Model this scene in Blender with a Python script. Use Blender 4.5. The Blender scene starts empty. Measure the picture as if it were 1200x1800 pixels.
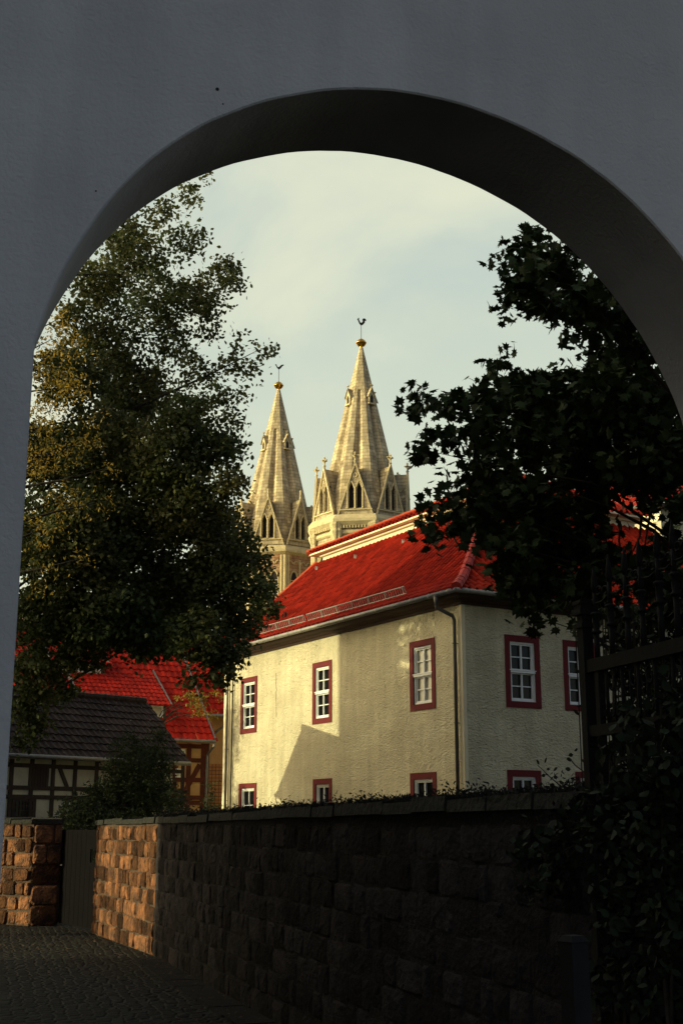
import bpy, math, random
import numpy as np
from mathutils import Vector, Matrix
random.seed(7); RNG = np.random.default_rng(11)
scn = bpy.context.scene; COL = scn.collection
V = Vector

# ------------------------------------------------------------------ camera
F = 2200.0; TH = math.atan(549/2200.0); CT, ST = math.cos(TH), math.sin(TH); CH = 1.6
cam = bpy.data.objects.new('camera', bpy.data.cameras.new('camera')); COL.objects.link(cam)
cam.location = (0, 0, CH); cam.rotation_euler = (math.pi/2+TH, 0, 0)
cam.data.sensor_fit = 'VERTICAL'; cam.data.sensor_height = 36; cam.data.lens = F/1800*36
cam.data.clip_end = 2000; cam.data.clip_start = 0.05
scn.camera = cam
# survey helpers: sight line through a measured point of the view, met with a plane of the place
def ray(x, y):
    u = (x-600)/F; v = (900-y)/F
    return V((u, CT-v*ST, ST+v*CT))
def hit(x, y, P0, n):
    r = ray(x, y); P0 = V(P0); n = V(n); C = V((0, 0, CH))
    return C + r*((P0-C).dot(n)/r.dot(n))
def atY(x, y, Y): r = ray(x, y); return V((0, 0, CH))+r*(Y/r.y)
def ground(x, y): r = ray(x, y); return V((0, 0, CH))+r*(-CH/r.z)

# ------------------------------------------------------------------ materials
def mat(name, col, col2=None, scale=3.0, rough=.8, bump=.0, bscale=20.0, bdist=.02, tone=0.0, metal=0.0,
        spec=.3, wave=None, transl=0.0, detail=6, stretch=(1,1,1), fleck=None, bump2=None, stain=0.0):
    m = bpy.data.materials.new(name); m.use_nodes = True
    nt = m.node_tree; N = nt.nodes; L = nt.links
    b = N['Principled BSDF']; b.inputs['Roughness'].default_value = rough; b.inputs['Metallic'].default_value = metal
    b.inputs['Specular IOR Level'].default_value = spec
    tc = N.new('ShaderNodeTexCoord'); mp = N.new('ShaderNodeMapping'); mp.inputs['Scale'].default_value = stretch
    L.new(tc.outputs['Object'], mp.inputs['Vector'])
    n1 = N.new('ShaderNodeTexNoise'); n1.inputs['Scale'].default_value = scale; n1.inputs['Detail'].default_value = detail
    n1.inputs['Roughness'].default_value = .6
    L.new(mp.outputs[0], n1.inputs['Vector'])
    rp = N.new('ShaderNodeMapRange'); rp.inputs[1].default_value = .35; rp.inputs[2].default_value = .68
    L.new(n1.outputs['Fac'], rp.inputs[0])
    mx = N.new('ShaderNodeMix'); mx.data_type = 'RGBA'
    mx.inputs[6].default_value = (*col, 1); mx.inputs[7].default_value = (*(col2 or col), 1)
    L.new(rp.outputs[0], mx.inputs[0]); out = mx.outputs[2]
    if fleck:
        n3 = N.new('ShaderNodeTexNoise'); n3.inputs['Scale'].default_value = fleck[1]; n3.inputs['Detail'].default_value = 2
        L.new(mp.outputs[0], n3.inputs['Vector'])
        r3 = N.new('ShaderNodeMapRange'); r3.inputs[1].default_value = fleck[2]; r3.inputs[2].default_value = fleck[2]+.04
        L.new(n3.outputs['Fac'], r3.inputs[0])
        m3 = N.new('ShaderNodeMix'); m3.data_type = 'RGBA'; L.new(r3.outputs[0], m3.inputs[0]); L.new(out, m3.inputs[6])
        m3.inputs[7].default_value = (*fleck[0], 1); out = m3.outputs[2]
    if stain:
        mp5 = N.new('ShaderNodeMapping'); mp5.inputs['Scale'].default_value = (2.2, 2.2, .22); L.new(tc.outputs['Object'], mp5.inputs[0])
        n5 = N.new('ShaderNodeTexNoise'); n5.inputs['Scale'].default_value = 1.6; n5.inputs['Detail'].default_value = 7; L.new(mp5.outputs[0], n5.inputs['Vector'])
        n6 = N.new('ShaderNodeTexNoise'); n6.inputs['Scale'].default_value = .9; n6.inputs['Detail'].default_value = 5; L.new(tc.outputs['Object'], n6.inputs['Vector'])
        m6 = N.new('ShaderNodeMath'); m6.operation = 'MULTIPLY'; L.new(n5.outputs[0], m6.inputs[0]); L.new(n6.outputs[0], m6.inputs[1])
        r5 = N.new('ShaderNodeMapRange'); r5.inputs[1].default_value = .16; r5.inputs[2].default_value = .34; r5.inputs[3].default_value = 1-stain; r5.inputs[4].default_value = 1.04; L.new(m6.outputs[0], r5.inputs[0])
        v5 = N.new('ShaderNodeVectorMath'); v5.operation = 'SCALE'; L.new(out, v5.inputs[0]); L.new(r5.outputs[0], v5.inputs['Scale']); out = v5.outputs[0]
    if tone:
        at = N.new('ShaderNodeAttribute'); at.attribute_name = 'tone'
        r2 = N.new('ShaderNodeMapRange'); r2.inputs[3].default_value = 1-tone; r2.inputs[4].default_value = 1+tone
        L.new(at.outputs['Fac'], r2.inputs[0])
        vm = N.new('ShaderNodeVectorMath'); vm.operation = 'SCALE'
        L.new(out, vm.inputs[0]); L.new(r2.outputs[0], vm.inputs['Scale']); out = vm.outputs[0]
    L.new(out, b.inputs['Base Color'])
    if bump:
        nb = N.new('ShaderNodeTexNoise'); nb.inputs['Scale'].default_value = bscale; nb.inputs['Detail'].default_value = 8
        L.new(mp.outputs[0], nb.inputs['Vector'])
        bp = N.new('ShaderNodeBump'); bp.inputs['Strength'].default_value = bump; bp.inputs['Distance'].default_value = bdist
        L.new(nb.outputs['Fac'], bp.inputs['Height']); last = bp
        if bump2:
            nc = N.new('ShaderNodeTexNoise'); nc.inputs['Scale'].default_value = bump2[0]; nc.inputs['Detail'].default_value = 4
            nc.inputs['Distortion'].default_value = 1.2
            L.new(mp.outputs[0], nc.inputs['Vector'])
            bq = N.new('ShaderNodeBump'); bq.inputs['Strength'].default_value = 1; bq.inputs['Distance'].default_value = bump2[1]
            L.new(nc.outputs['Fac'], bq.inputs['Height']); L.new(bp.outputs[0], bq.inputs['Normal']); last = bq
        L.new(last.outputs[0], b.inputs['Normal'])
    if transl:
        tr = N.new('ShaderNodeBsdfTranslucent'); L.new(out, tr.inputs['Color'])
        ms = N.new('ShaderNodeMixShader'); ms.inputs[0].default_value = transl
        L.new(b.outputs[0], ms.inputs[1]); L.new(tr.outputs[0], ms.inputs[2])
        L.new(ms.outputs[0], N['Material Output'].inputs['Surface'])
    return m

def ashlar(name, col, col2, mort, w, h):
    """coursed stone for the far towers: courses from height, joints staggered by noise"""
    m = mat(name, col, col2, 1.3, .9, .6, 9, .06, stain=.32)
    nt = m.node_tree; N = nt.nodes; L = nt.links; b = N['Principled BSDF']
    src = b.inputs['Base Color'].links[0].from_socket
    tc = N.new('ShaderNodeTexCoord'); sp = N.new('ShaderNodeSeparateXYZ'); L.new(tc.outputs['Object'], sp.inputs[0])
    at = N.new('ShaderNodeMath'); at.operation = 'ARCTAN2'; L.new(sp.outputs[1], at.inputs[0]); L.new(sp.outputs[0], at.inputs[1])
    ml = N.new('ShaderNodeMath'); ml.operation = 'MULTIPLY'; ml.inputs[1].default_value = 5.2; L.new(at.outputs[0], ml.inputs[0])
    cb = N.new('ShaderNodeCombineXYZ'); L.new(ml.outputs[0], cb.inputs[0]); L.new(sp.outputs[2], cb.inputs[1])
    br = N.new('ShaderNodeTexBrick'); br.inputs['Scale'].default_value = 1; br.inputs['Brick Width'].default_value = w
    br.inputs['Row Height'].default_value = h; br.inputs['Mortar Size'].default_value = .025; br.inputs['Bias'].default_value = -.1
    br.inputs['Color1'].default_value = (1.1, 1.1, 1.1, 1); br.inputs['Color2'].default_value = (.68, .63, .60, 1); br.inputs['Mortar'].default_value = (*mort, 1)
    L.new(cb.outputs[0], br.inputs['Vector'])
    mx = N.new('ShaderNodeMix'); mx.data_type = 'RGBA'; mx.blend_type = 'MULTIPLY'; mx.inputs[0].default_value = .9
    L.new(src, mx.inputs[6]); L.new(br.outputs['Color'], mx.inputs[7]); L.new(mx.outputs[2], b.inputs['Base Color'])
    return m

M = {}
M['arch'] = mat('grey_plaster', (.42, .41, .41), (.365, .355, .36), 1.2, .9, .6, 75, .004, bump2=(26, .003), stain=.14)
M['cobble'] = None
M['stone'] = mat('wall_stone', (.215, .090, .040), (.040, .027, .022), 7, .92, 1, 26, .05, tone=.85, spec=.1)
M['shadestone'] = mat('shaded_wall_stone', (.036, .030, .031), (.014, .014, .017), 7, .95, 1, 26, .03, tone=.5, spec=.05)  # wall stone with the shadow put into its colour, for the near stretch
M['shademortar'] = mat('shaded_mortar', (.022, .020, .021), (.014, .013, .014), 9, .95, .9, 30, .03, spec=.1)  # mortar darkened for shade the same way, also on the kerb slabs
M['mortar'] = mat('wall_mortar', (.085, .055, .036), (.045, .03, .024), 9, .95, .8, 40, .02)
M['coping'] = mat('mossy_coping', (.022, .021, .018), (.012, .013, .012), 6, .95, 1, 20, .04)
M['render'] = mat('rough_cream_render', (.66, .60, .42), (.57, .50, .34), .9, .92, 1, 17, .06, stretch=(1,1,1.8), bump2=(6.5, .05), stain=.16)
M['render_band'] = mat('smooth_cream_paint', (.72, .64, .45), (.64, .56, .38), 2, .8, .2, 30, .01)
M['cream'] = mat('pale_infill', (.50, .44, .31), (.38, .33, .23), 3, .9, .5, 18, .01)
M['dimcream'] = mat('old_infill', (.78, .73, .55), (.66, .61, .45), 3, .9, .6, 14, .015)
M['orange'] = mat('ochre_plaster', (.55, .34, .15), (.45, .27, .12), 3, .9, .3, 20, .01)
M['tile'] = mat('red_clay_tile', (.31, .020, .008), (.22, .013, .006), 3, .75, .3, 30, .004, tone=.30, spec=.06, stain=.10)
M['tile2'] = mat('red_roof_tile', (.48, .022, .010), (.36, .016, .008), 2, .85, .3, 30, .004, tone=.3, spec=.12, stain=.12)
M['ridgetile'] = mat('ridge_tile', (.52, .085, .02), (.42, .06, .02), 3, .5, .3, 30, .004, tone=.15)
M['ridgered'] = mat('hip_tile', (.34, .022, .014), (.26, .017, .012), 3, .8, .3, 30, .004, tone=.15)
M['oldtile'] = mat('dark_weathered_tile', (.050, .030, .024), (.022, .015, .014), 3, .85, .5, 30, .006, tone=.35, fleck=((.17,.16,.14), 7, .70))
M['window_red'] = mat('dark_red_surround', (.13, .010, .012), (.095, .009, .012), 5, .85, .3, 30, .004)
M['white'] = mat('white_paint', (.72, .73, .72), (.66, .67, .66), 5, .5)
M['glass'] = mat('dark_pane', (.006, .007, .009), (.014, .013, .012), 3, .08, spec=.12)
M['curtain'] = mat('pane_before_blind', (.50, .47, .36), (.44, .41, .32), 2, .12, spec=.3)
M['timber'] = mat('dark_timber', (.085, .06, .048), (.055, .04, .032), 4, .85, .5, 20, .01, stretch=(3,3,1))
M['redtimber'] = mat('oxblood_timber', (.11, .022, .012), (.07, .016, .01), 4, .8, .4, 20, .01)
M['eave'] = mat('brown_cornice', (.042, .018, .011), (.030, .013, .009), 4, .7, .2, 20, .005)
M['zinc'] = mat('zinc', (.26, .25, .23), (.19, .18, .17), 6, .5, metal=.4)
M['rust'] = mat('painted_iron', (.007, .007, .008), (.004, .004, .005), 12, .7, .6, 60, .003, spec=.12)
M['pipe'] = mat('dark_zinc_pipe', (.09, .085, .08), (.06, .057, .054), 6, .5, metal=.3)
M['gold'] = mat('gilding', (.85, .42, .06), None, 3, .22, metal=1)
M['darkmetal'] = mat('dark_metal', (.006, .006, .007), (.012, .012, .012), 9, .8, .3, 40, .004, spec=.15)
M['door'] = mat('dark_gate_paint', (.005, .005, .006), (.007, .006, .007), 4, .95, .4, 20, .005, spec=.02)
M['void'] = mat('dark_louvre', (.02, .016, .014), None, 3, .9)
M['tower'] = ashlar('sandstone_ashlar', (.60, .50, .30), (.42, .34, .21), (.44, .38, .32), .85, .36)
M['towertrim'] = mat('sandstone_trim', (.58, .48, .27), (.42, .34, .19), 2, .9, .5, 8, .05)
M['towerred'] = ashlar('red_sandstone_ashlar', (.40, .21, .11), (.48, .33, .19), (.5, .42, .36), .85, .36)
M['bark'] = mat('bark', (.035, .027, .02), (.02, .016, .012), 8, .95, .9, 20, .02, stretch=(1,1,.3))
M['leafA'] = mat('linden_leaf', (.048, .074, .021), (.085, .078, .020), .45, .6, tone=.5, transl=.35)
M['leafB'] = mat('turning_leaf', (.44, .27, .035), (.10, .10, .022), 2.6, .6, tone=.5, transl=.4)
M['litter'] = mat('dead_leaf', (.11, .06, .028), (.05, .03, .018), 9, .9, tone=.5)
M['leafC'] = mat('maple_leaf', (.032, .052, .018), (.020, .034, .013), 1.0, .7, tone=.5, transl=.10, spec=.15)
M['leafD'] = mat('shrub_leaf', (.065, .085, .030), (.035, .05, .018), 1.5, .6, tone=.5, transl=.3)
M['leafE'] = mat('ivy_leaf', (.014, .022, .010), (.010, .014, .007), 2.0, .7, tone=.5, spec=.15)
M['plain'] = mat('grey_render', (.12, .12, .125), (.09, .09, .095), 1, .9, .4, 12, .02)
M['soil'] = mat('dark_soil_grass', (.035, .035, .02), (.02, .022, .012), 1, .95, .8, 12, .05)

def cobble():
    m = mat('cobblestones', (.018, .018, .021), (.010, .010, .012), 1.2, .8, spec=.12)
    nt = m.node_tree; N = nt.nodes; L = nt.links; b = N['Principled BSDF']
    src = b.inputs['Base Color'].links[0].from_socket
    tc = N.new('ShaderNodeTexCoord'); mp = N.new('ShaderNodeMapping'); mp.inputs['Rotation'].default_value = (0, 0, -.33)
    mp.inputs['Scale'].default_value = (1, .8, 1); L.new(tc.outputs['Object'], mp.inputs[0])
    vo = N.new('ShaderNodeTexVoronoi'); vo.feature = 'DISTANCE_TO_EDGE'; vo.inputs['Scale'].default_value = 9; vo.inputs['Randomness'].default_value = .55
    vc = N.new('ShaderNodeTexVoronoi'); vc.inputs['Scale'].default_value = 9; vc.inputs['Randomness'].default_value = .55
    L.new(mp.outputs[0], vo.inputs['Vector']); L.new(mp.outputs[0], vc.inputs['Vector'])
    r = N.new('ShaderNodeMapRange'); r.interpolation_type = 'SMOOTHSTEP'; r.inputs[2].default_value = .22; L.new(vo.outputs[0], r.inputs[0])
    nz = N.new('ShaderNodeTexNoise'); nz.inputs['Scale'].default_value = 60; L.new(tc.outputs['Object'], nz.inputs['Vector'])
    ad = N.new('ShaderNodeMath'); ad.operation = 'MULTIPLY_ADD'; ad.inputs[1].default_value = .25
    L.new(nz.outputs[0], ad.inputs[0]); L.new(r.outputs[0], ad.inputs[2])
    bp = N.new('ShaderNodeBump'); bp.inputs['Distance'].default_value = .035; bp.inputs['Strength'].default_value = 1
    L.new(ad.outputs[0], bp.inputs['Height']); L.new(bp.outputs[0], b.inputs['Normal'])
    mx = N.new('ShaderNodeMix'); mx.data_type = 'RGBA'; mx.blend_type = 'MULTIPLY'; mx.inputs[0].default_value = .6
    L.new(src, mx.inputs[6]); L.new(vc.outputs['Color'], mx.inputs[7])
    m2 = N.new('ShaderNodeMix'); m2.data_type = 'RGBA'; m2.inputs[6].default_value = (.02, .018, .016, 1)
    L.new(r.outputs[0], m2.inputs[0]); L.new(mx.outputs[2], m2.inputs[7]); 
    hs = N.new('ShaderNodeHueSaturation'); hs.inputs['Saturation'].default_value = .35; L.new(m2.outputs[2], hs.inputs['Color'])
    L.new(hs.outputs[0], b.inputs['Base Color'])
    return m
M['cobble'] = cobble()

def ochre_grid():
    m = mat('tile_hung_ochre', (.42, .20, .09), (.36, .17, .08), 3, .85)
    nt = m.node_tree; N = nt.nodes; L = nt.links; b = N['Principled BSDF']
    tc = N.new('ShaderNodeTexCoord'); sp = N.new('ShaderNodeSeparateXYZ'); L.new(tc.outputs['Object'], sp.inputs[0])
    cb = N.new('ShaderNodeCombineXYZ'); L.new(sp.outputs[0], cb.inputs[0]); L.new(sp.outputs[2], cb.inputs[1])
    br = N.new('ShaderNodeTexBrick'); br.offset = 0; br.inputs['Scale'].default_value = 1; br.inputs['Brick Width'].default_value = .14
    br.inputs['Row Height'].default_value = .14; br.inputs['Mortar Size'].default_value = .012
    br.inputs['Color1'].default_value = (.50, .24, .10, 1); br.inputs['Color2'].default_value = (.42, .19, .08, 1); br.inputs['Mortar'].default_value = (.12, .05, .03, 1)
    L.new(cb.outputs[0], br.inputs['Vector']); L.new(br.outputs['Color'], b.inputs['Base Color'])
    return m
M['grid'] = ochre_grid()

# ------------------------------------------------------------------ mesh builder
class MB:
    def __init__(s): s.v = []; s.f = []; s.t = []
    def face(s, pts, tone=.5):
        i = len(s.v); s.v += [tuple(p) for p in pts]; s.f.append(tuple(range(i, i+len(pts)))); s.t.append(tone)
    def clipface(s, pts, planes, tone=.5):
        for (P, n) in planes:
            out = []
            for i in range(len(pts)):
                a, b = pts[i], pts[(i+1) % len(pts)]
                da, db = (a-P).dot(n), (b-P).dot(n)
                if da <= 0: out.append(a)
                if (da < 0 < db) or (db < 0 < da): out.append(a+(b-a)*(da/(da-db)))
            pts = out
            if len(pts) < 3: return
        s.face(pts, tone)
    def hexa(s, c, tone=.5):          # 8 corners: bottom 4 (ccw from above), top 4
        i = len(s.v); s.v += [tuple(p) for p in c]
        for q in ((3,2,1,0), (4,5,6,7), (0,1,5,4), (1,2,6,5), (2,3,7,6), (3,0,4,7)):
            s.f.append(tuple(i+k for k in q)); s.t.append(tone)
    def box(s, O, a, b, c, tone=.5):  # corner O and three edge vectors
        O, a, b, c = V(O), V(a), V(b), V(c)
        s.hexa([O, O+a, O+a+b, O+b, O+c, O+a+c, O+a+b+c, O+b+c], tone)
    def bar(s, p, q, w, d, up=(0,0,1), tone=.5):   # rectangular bar centred on p..q
        p, q = V(p), V(q); ax = (q-p).normalized(); sd = ax.cross(V(up))
        if sd.length < 1e-4: sd = ax.cross(V((1,0,0)))
        sd.normalize(); u = sd.cross(ax).normalized()
        s.box(p-sd*w/2-u*d/2, sd*w, q-p, u*d, tone)
    def tube(s, pts, r, n=8, caps=True, tone=.5):
        pts = [V(p) for p in pts]; rs = r if hasattr(r, '__len__') else [r]*len(pts)
        base = len(s.v); ref = None
        for i, p in enumerate(pts):
            ax = (pts[min(i+1, len(pts)-1)]-pts[max(i-1, 0)]).normalized()
            if ref is None: ref = ax.cross(V((0,0,1)) if abs(ax.z) < .9 else V((1,0,0))).normalized()
            ref = (ref-ax*ref.dot(ax)).normalized(); o = ax.cross(ref)
            for k in range(n):
                a = 2*math.pi*k/n; s.v.append(tuple(p+(ref*math.cos(a)+o*math.sin(a))*rs[i]))
        for i in range(len(pts)-1):
            for k in range(n):
                a = base+i*n+k; b = base+i*n+(k+1) % n
                s.f.append((a, b, b+n, a+n)); s.t.append(tone)
        if caps:
            s.f.append(tuple(base+k for k in reversed(range(n)))); s.t.append(tone)
            s.f.append(tuple(base+(len(pts)-1)*n+k for k in range(n))); s.t.append(tone)
    def lathe(s, c, prof, n=16, tone=.5):   # prof: (radius, z)
        s.tube([V(c)+V((0,0,z)) for r, z in prof], [max(r, .0005) for r, z in prof], n, True, tone)
    def prism(s, poly, d, tone=.5):   # poly: list of points (planar), d: extrude vector
        d = V(d); poly = [V(p) for p in poly]; i = len(s.v); n = len(poly)
        s.v += [tuple(p) for p in poly]+[tuple(p+d) for p in poly]
        s.f.append(tuple(range(i, i+n))); s.f.append(tuple(reversed(range(i+n, i+2*n)))); s.t += [tone, tone]
        for k in range(n):
            s.f.append((i+k, i+n+k, i+n+(k+1) % n, i+(k+1) % n)); s.t.append(tone)
    def build(s, name, m, parent=None, smooth=False, origin=None):
        me = bpy.data.meshes.new(name); o = bpy.data.objects.new(name, me); COL.objects.link(o)
        org = V(origin) if origin is not None else (wl(parent) if parent else V((0,0,0)))
        me.from_pydata([tuple(V(p)-org) for p in s.v], [], s.f); me.materials.append(m)
        at = me.attributes.new('tone', 'FLOAT', 'FACE'); at.data.foreach_set('value', np.array(s.t, dtype=np.float32))
        if smooth: me.polygons.foreach_set('use_smooth', np.ones(len(s.f), dtype=bool))
        me.update()
        if parent is not None:
            o.parent = parent; o.location = org-wl(parent)
        else: o.location = org
        return o
def wl(o):
    p = V(o.location)
    while o.parent: o = o.parent; p += V(o.location)
    return p
def tag(o, label=None, cat=None, group=None, kind=None):
    if label: o['label'] = label
    if cat: o['category'] = cat
    if group: o['group'] = group
    if kind: o['kind'] = kind
    return o
def thing(name, label, cat, loc, group=None):
    o = bpy.data.objects.new(name, None); COL.objects.link(o); o.location = loc; o.empty_display_size = .3
    return tag(o, label, cat, group)
def jit(a): return random.uniform(-a, a)

# tiled roof slope. O: eave start, U: unit along eave, N: unit inward (horizontal), prof: [(inset, rise)], Lg length
def tiles(mb, O, U, N, prof, Lg, tw=.22, course=.32, amp=.028, lift=.03, planes=(), sub=6, kind='pan', u0=0.0):
    O, U, N = V(O), V(U), V(N)
    seg = [math.hypot(prof[i+1][0]-prof[i][0], prof[i+1][1]-prof[i][1]) for i in range(len(prof)-1)]; tot = sum(seg)
    def at(d):
        for i, sg in enumerate(seg):
            if d <= sg or i == len(seg)-1:
                t = d/sg; a, b = prof[i], prof[i+1]
                nx, nz = -(b[1]-a[1])/sg, (b[0]-a[0])/sg
                return a[0]+(b[0]-a[0])*t, a[1]+(b[1]-a[1])*t, nx, nz
            d -= sg
    nc = max(1, round(tot/course)); cl = tot/nc; nt = int(math.ceil(Lg/tw))
    def P(u, d, off):
        h, z, nx, nz = at(min(d, tot)); return O+U*u+N*(h+nx*off)+V((0, 0, z+nz*off))
    for r in range(nc):
        d0, d1 = r*cl, (r+1)*cl
        for c in range(nt):
            tn = random.random(); j = jit(.004); dj = jit(.008)
            for k in range(sub):
                ua, ub = (c+k/sub)*tw, (c+(k+1)/sub)*tw
                def hgt(q):
                    q %= 1.0
                    return amp*(math.sin(math.pi*min(q/.6, 1))**.8 if q < .6 else -.35*math.sin(math.pi*(q-.6)/.4))
                ha, hb = hgt(k/sub), hgt((k+1)/sub)
                ua += u0; ub += u0
                A, B = P(ua, d0+dj, ha+lift+j), P(ub, d0+dj, hb+lift+j)
                Cc, D = P(ub, d1+.01, hb+.004+j), P(ua, d1+.01, ha+.004+j)
                mb.clipface([A, B, Cc, D], planes, tn)
                A2, B2 = P(ua, d0+dj, ha-.012), P(ub, d0+dj, hb-.012)
                mb.clipface([A2, B2, B, A], planes, tn*.6)
def caps(mb, a, b, r=.11, n=8, step=.36):   # overlapping half round ridge tiles
    a, b = V(a), V(b); L_ = (b-a).length; k = max(1, round(L_/step)); ax = (b-a)/k
    for i in range(k):
        p = a+ax*i+V((0,0,jit(.006))); mb.tube([p-ax*.06, p+ax*1.0], [r*1.06, r*.95], n, True, random.random())

# ------------------------------------------------------------------ sky, sun
AZ = math.radians(80); EL = math.radians(8.6)
SUN = V((-math.sin(AZ)*math.cos(EL), -math.cos(AZ)*math.cos(EL), math.sin(EL)))
w = bpy.data.worlds.new('World'); scn.world = w; w.use_nodes = True
nt = w.node_tree; N = nt.nodes; L = nt.links; bg = N['Background']
sky = N.new('ShaderNodeTexSky'); sky.sky_type = 'NISHITA'; sky.sun_disc = False; sky.sun_elevation = EL
sky.sun_rotation = math.atan2(SUN.x, SUN.y); sky.air_density = 1.0; sky.dust_density = 2.5; sky.ozone_density = 1.0
tc = N.new('ShaderNodeTexCoord'); mp = N.new('ShaderNodeMapping'); mp.inputs['Scale'].default_value = (1.0, 1.0, 1.9); L.new(tc.outputs['Generated'], mp.inputs[0])
mp.inputs['Location'].default_value = (.35, 0, .12)
nz = N.new('ShaderNodeTexNoise'); nz.inputs['Scale'].default_value = 2.6; nz.inputs['Detail'].default_value = 6; nz.inputs['Roughness'].default_value = .5
nz.inputs['Distortion'].default_value = .3
L.new(mp.outputs[0], nz.inputs['Vector'])
mr = N.new('ShaderNodeMapRange'); mr.interpolation_type = 'SMOOTHSTEP'; mr.inputs[1].default_value = .46; mr.inputs[2].default_value = .66; mr.inputs[4].default_value = .6
L.new(nz.outputs[0], mr.inputs[0])
tint = N.new('ShaderNodeMix'); tint.data_type = 'RGBA'; tint.blend_type = 'MULTIPLY'; tint.inputs[0].default_value = 1
tint.inputs[7].default_value = (1.5, 1.62, 2.1, 1); L.new(sky.outputs[0], tint.inputs[6])
mx = N.new('ShaderNodeMix'); mx.data_type = 'RGBA'; L.new(mr.outputs[0], mx.inputs[0]); L.new(tint.outputs[2], mx.inputs[6])
mx.inputs[7].default_value = (9.2, 9.0, 6.3, 1)
# thin bright evening haze over the northern sky, fading towards the zenith and the south
sx = N.new('ShaderNodeSeparateXYZ'); L.new(tc.outputs['Generated'], sx.inputs[0])
hr = N.new('ShaderNodeMapRange'); hr.interpolation_type = 'SMOOTHSTEP'; hr.inputs[1].default_value = .05; hr.inputs[2].default_value = .75; L.new(sx.outputs[1], hr.inputs[0])
vr = N.new('ShaderNodeMapRange'); vr.inputs[1].default_value = .2; vr.inputs[2].default_value = .55; L.new(sx.outputs[2], vr.inputs[0])
hc = N.new('ShaderNodeMix'); hc.data_type = 'RGBA'; L.new(vr.outputs[0], hc.inputs[0])
hc.inputs[6].default_value = (7.3, 7.8, 5.9, 1); hc.inputs[7].default_value = (4.4, 5.5, 5.6, 1)
mh = N.new('ShaderNodeMix'); mh.data_type = 'RGBA'; L.new(hr.outputs[0], mh.inputs[0]); L.new(tint.outputs[2], mh.inputs[6]); L.new(hc.outputs[2], mh.inputs[7])
L.new(mh.outputs[2], mx.inputs[6])
# broad sunset glow in the west, outside the view
gr = N.new('ShaderNodeMapRange'); gr.interpolation_type = 'SMOOTHSTEP'; gr.inputs[1].default_value = -.35; gr.inputs[2].default_value = -.95; L.new(sx.outputs[0], gr.inputs[0])
gm = N.new('ShaderNodeMix'); gm.data_type = 'RGBA'; L.new(gr.outputs[0], gm.inputs[0]); L.new(mx.outputs[2], gm.inputs[6]); gm.inputs[7].default_value = (54, 45, 26, 1)
L.new(gm.outputs[2], bg.inputs['Color']); bg.inputs['Strength'].default_value = .10
sl = bpy.data.lights.new('sun', 'SUN'); so = bpy.data.objects.new('sun', sl); COL.objects.link(so)
sl.energy = 4.4; sl.angle = math.radians(.5); sl.color = (1, .93, .52); so.rotation_euler = SUN.to_track_quat('Z', 'Y').to_euler()
so.location = (-60, -10, 40)
scn.view_settings.view_transform = 'Standard'; scn.view_settings.look = 'None'; scn.view_settings.exposure = 0; scn.view_settings.gamma = 1

# ------------------------------------------------------------------ ground
mb = MB(); mb.face([(-900, -300, -.02), (900, -300, -.02), (900, 1500, -.02), (-900, 1500, -.02)])
tag(mb.build('ground', M['soil']), kind='structure')

# ------------------------------------------------------------------ arched gateway
YA = math.radians(19.37); AT = V((math.cos(YA), math.sin(YA), 0)); AN = V((-math.sin(YA), math.cos(YA), 0)); AO = V((0, 4, 0)); TK = .4635
qc, A_, B_, zs = .349, 1.386, 1.447, 1.162+CH
qL, qR = -1.0137, .349+1.363
prof = [(qL, 0)]
for i in range(97):
    a = math.pi*(1-i/96); q = qc+A_*math.copysign(abs(math.cos(a))**(2/2.05), math.cos(a)); z = zs+B_*math.sin(a)**(2/2.05)
    if z < zs+.29: continue
    wv = .0016*math.sin(i*.31)+.0006*math.sin(i*1.13+1); prof.append((q+wv*math.cos(a)+jit(.0007), z+wv+jit(.0007)))
prof.append((qR, prof[-1][1])); prof.append((qR, 0))
prof.insert(1, (qL, prof[1][1]))
def AP(q, z, off): return AO+AT*q+AN*off+V((0, 0, z))
mb = MB(); ZT = 9.0; QA, QB = -9.0, 9.0
rn = .006   # softly rounded arris
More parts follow.
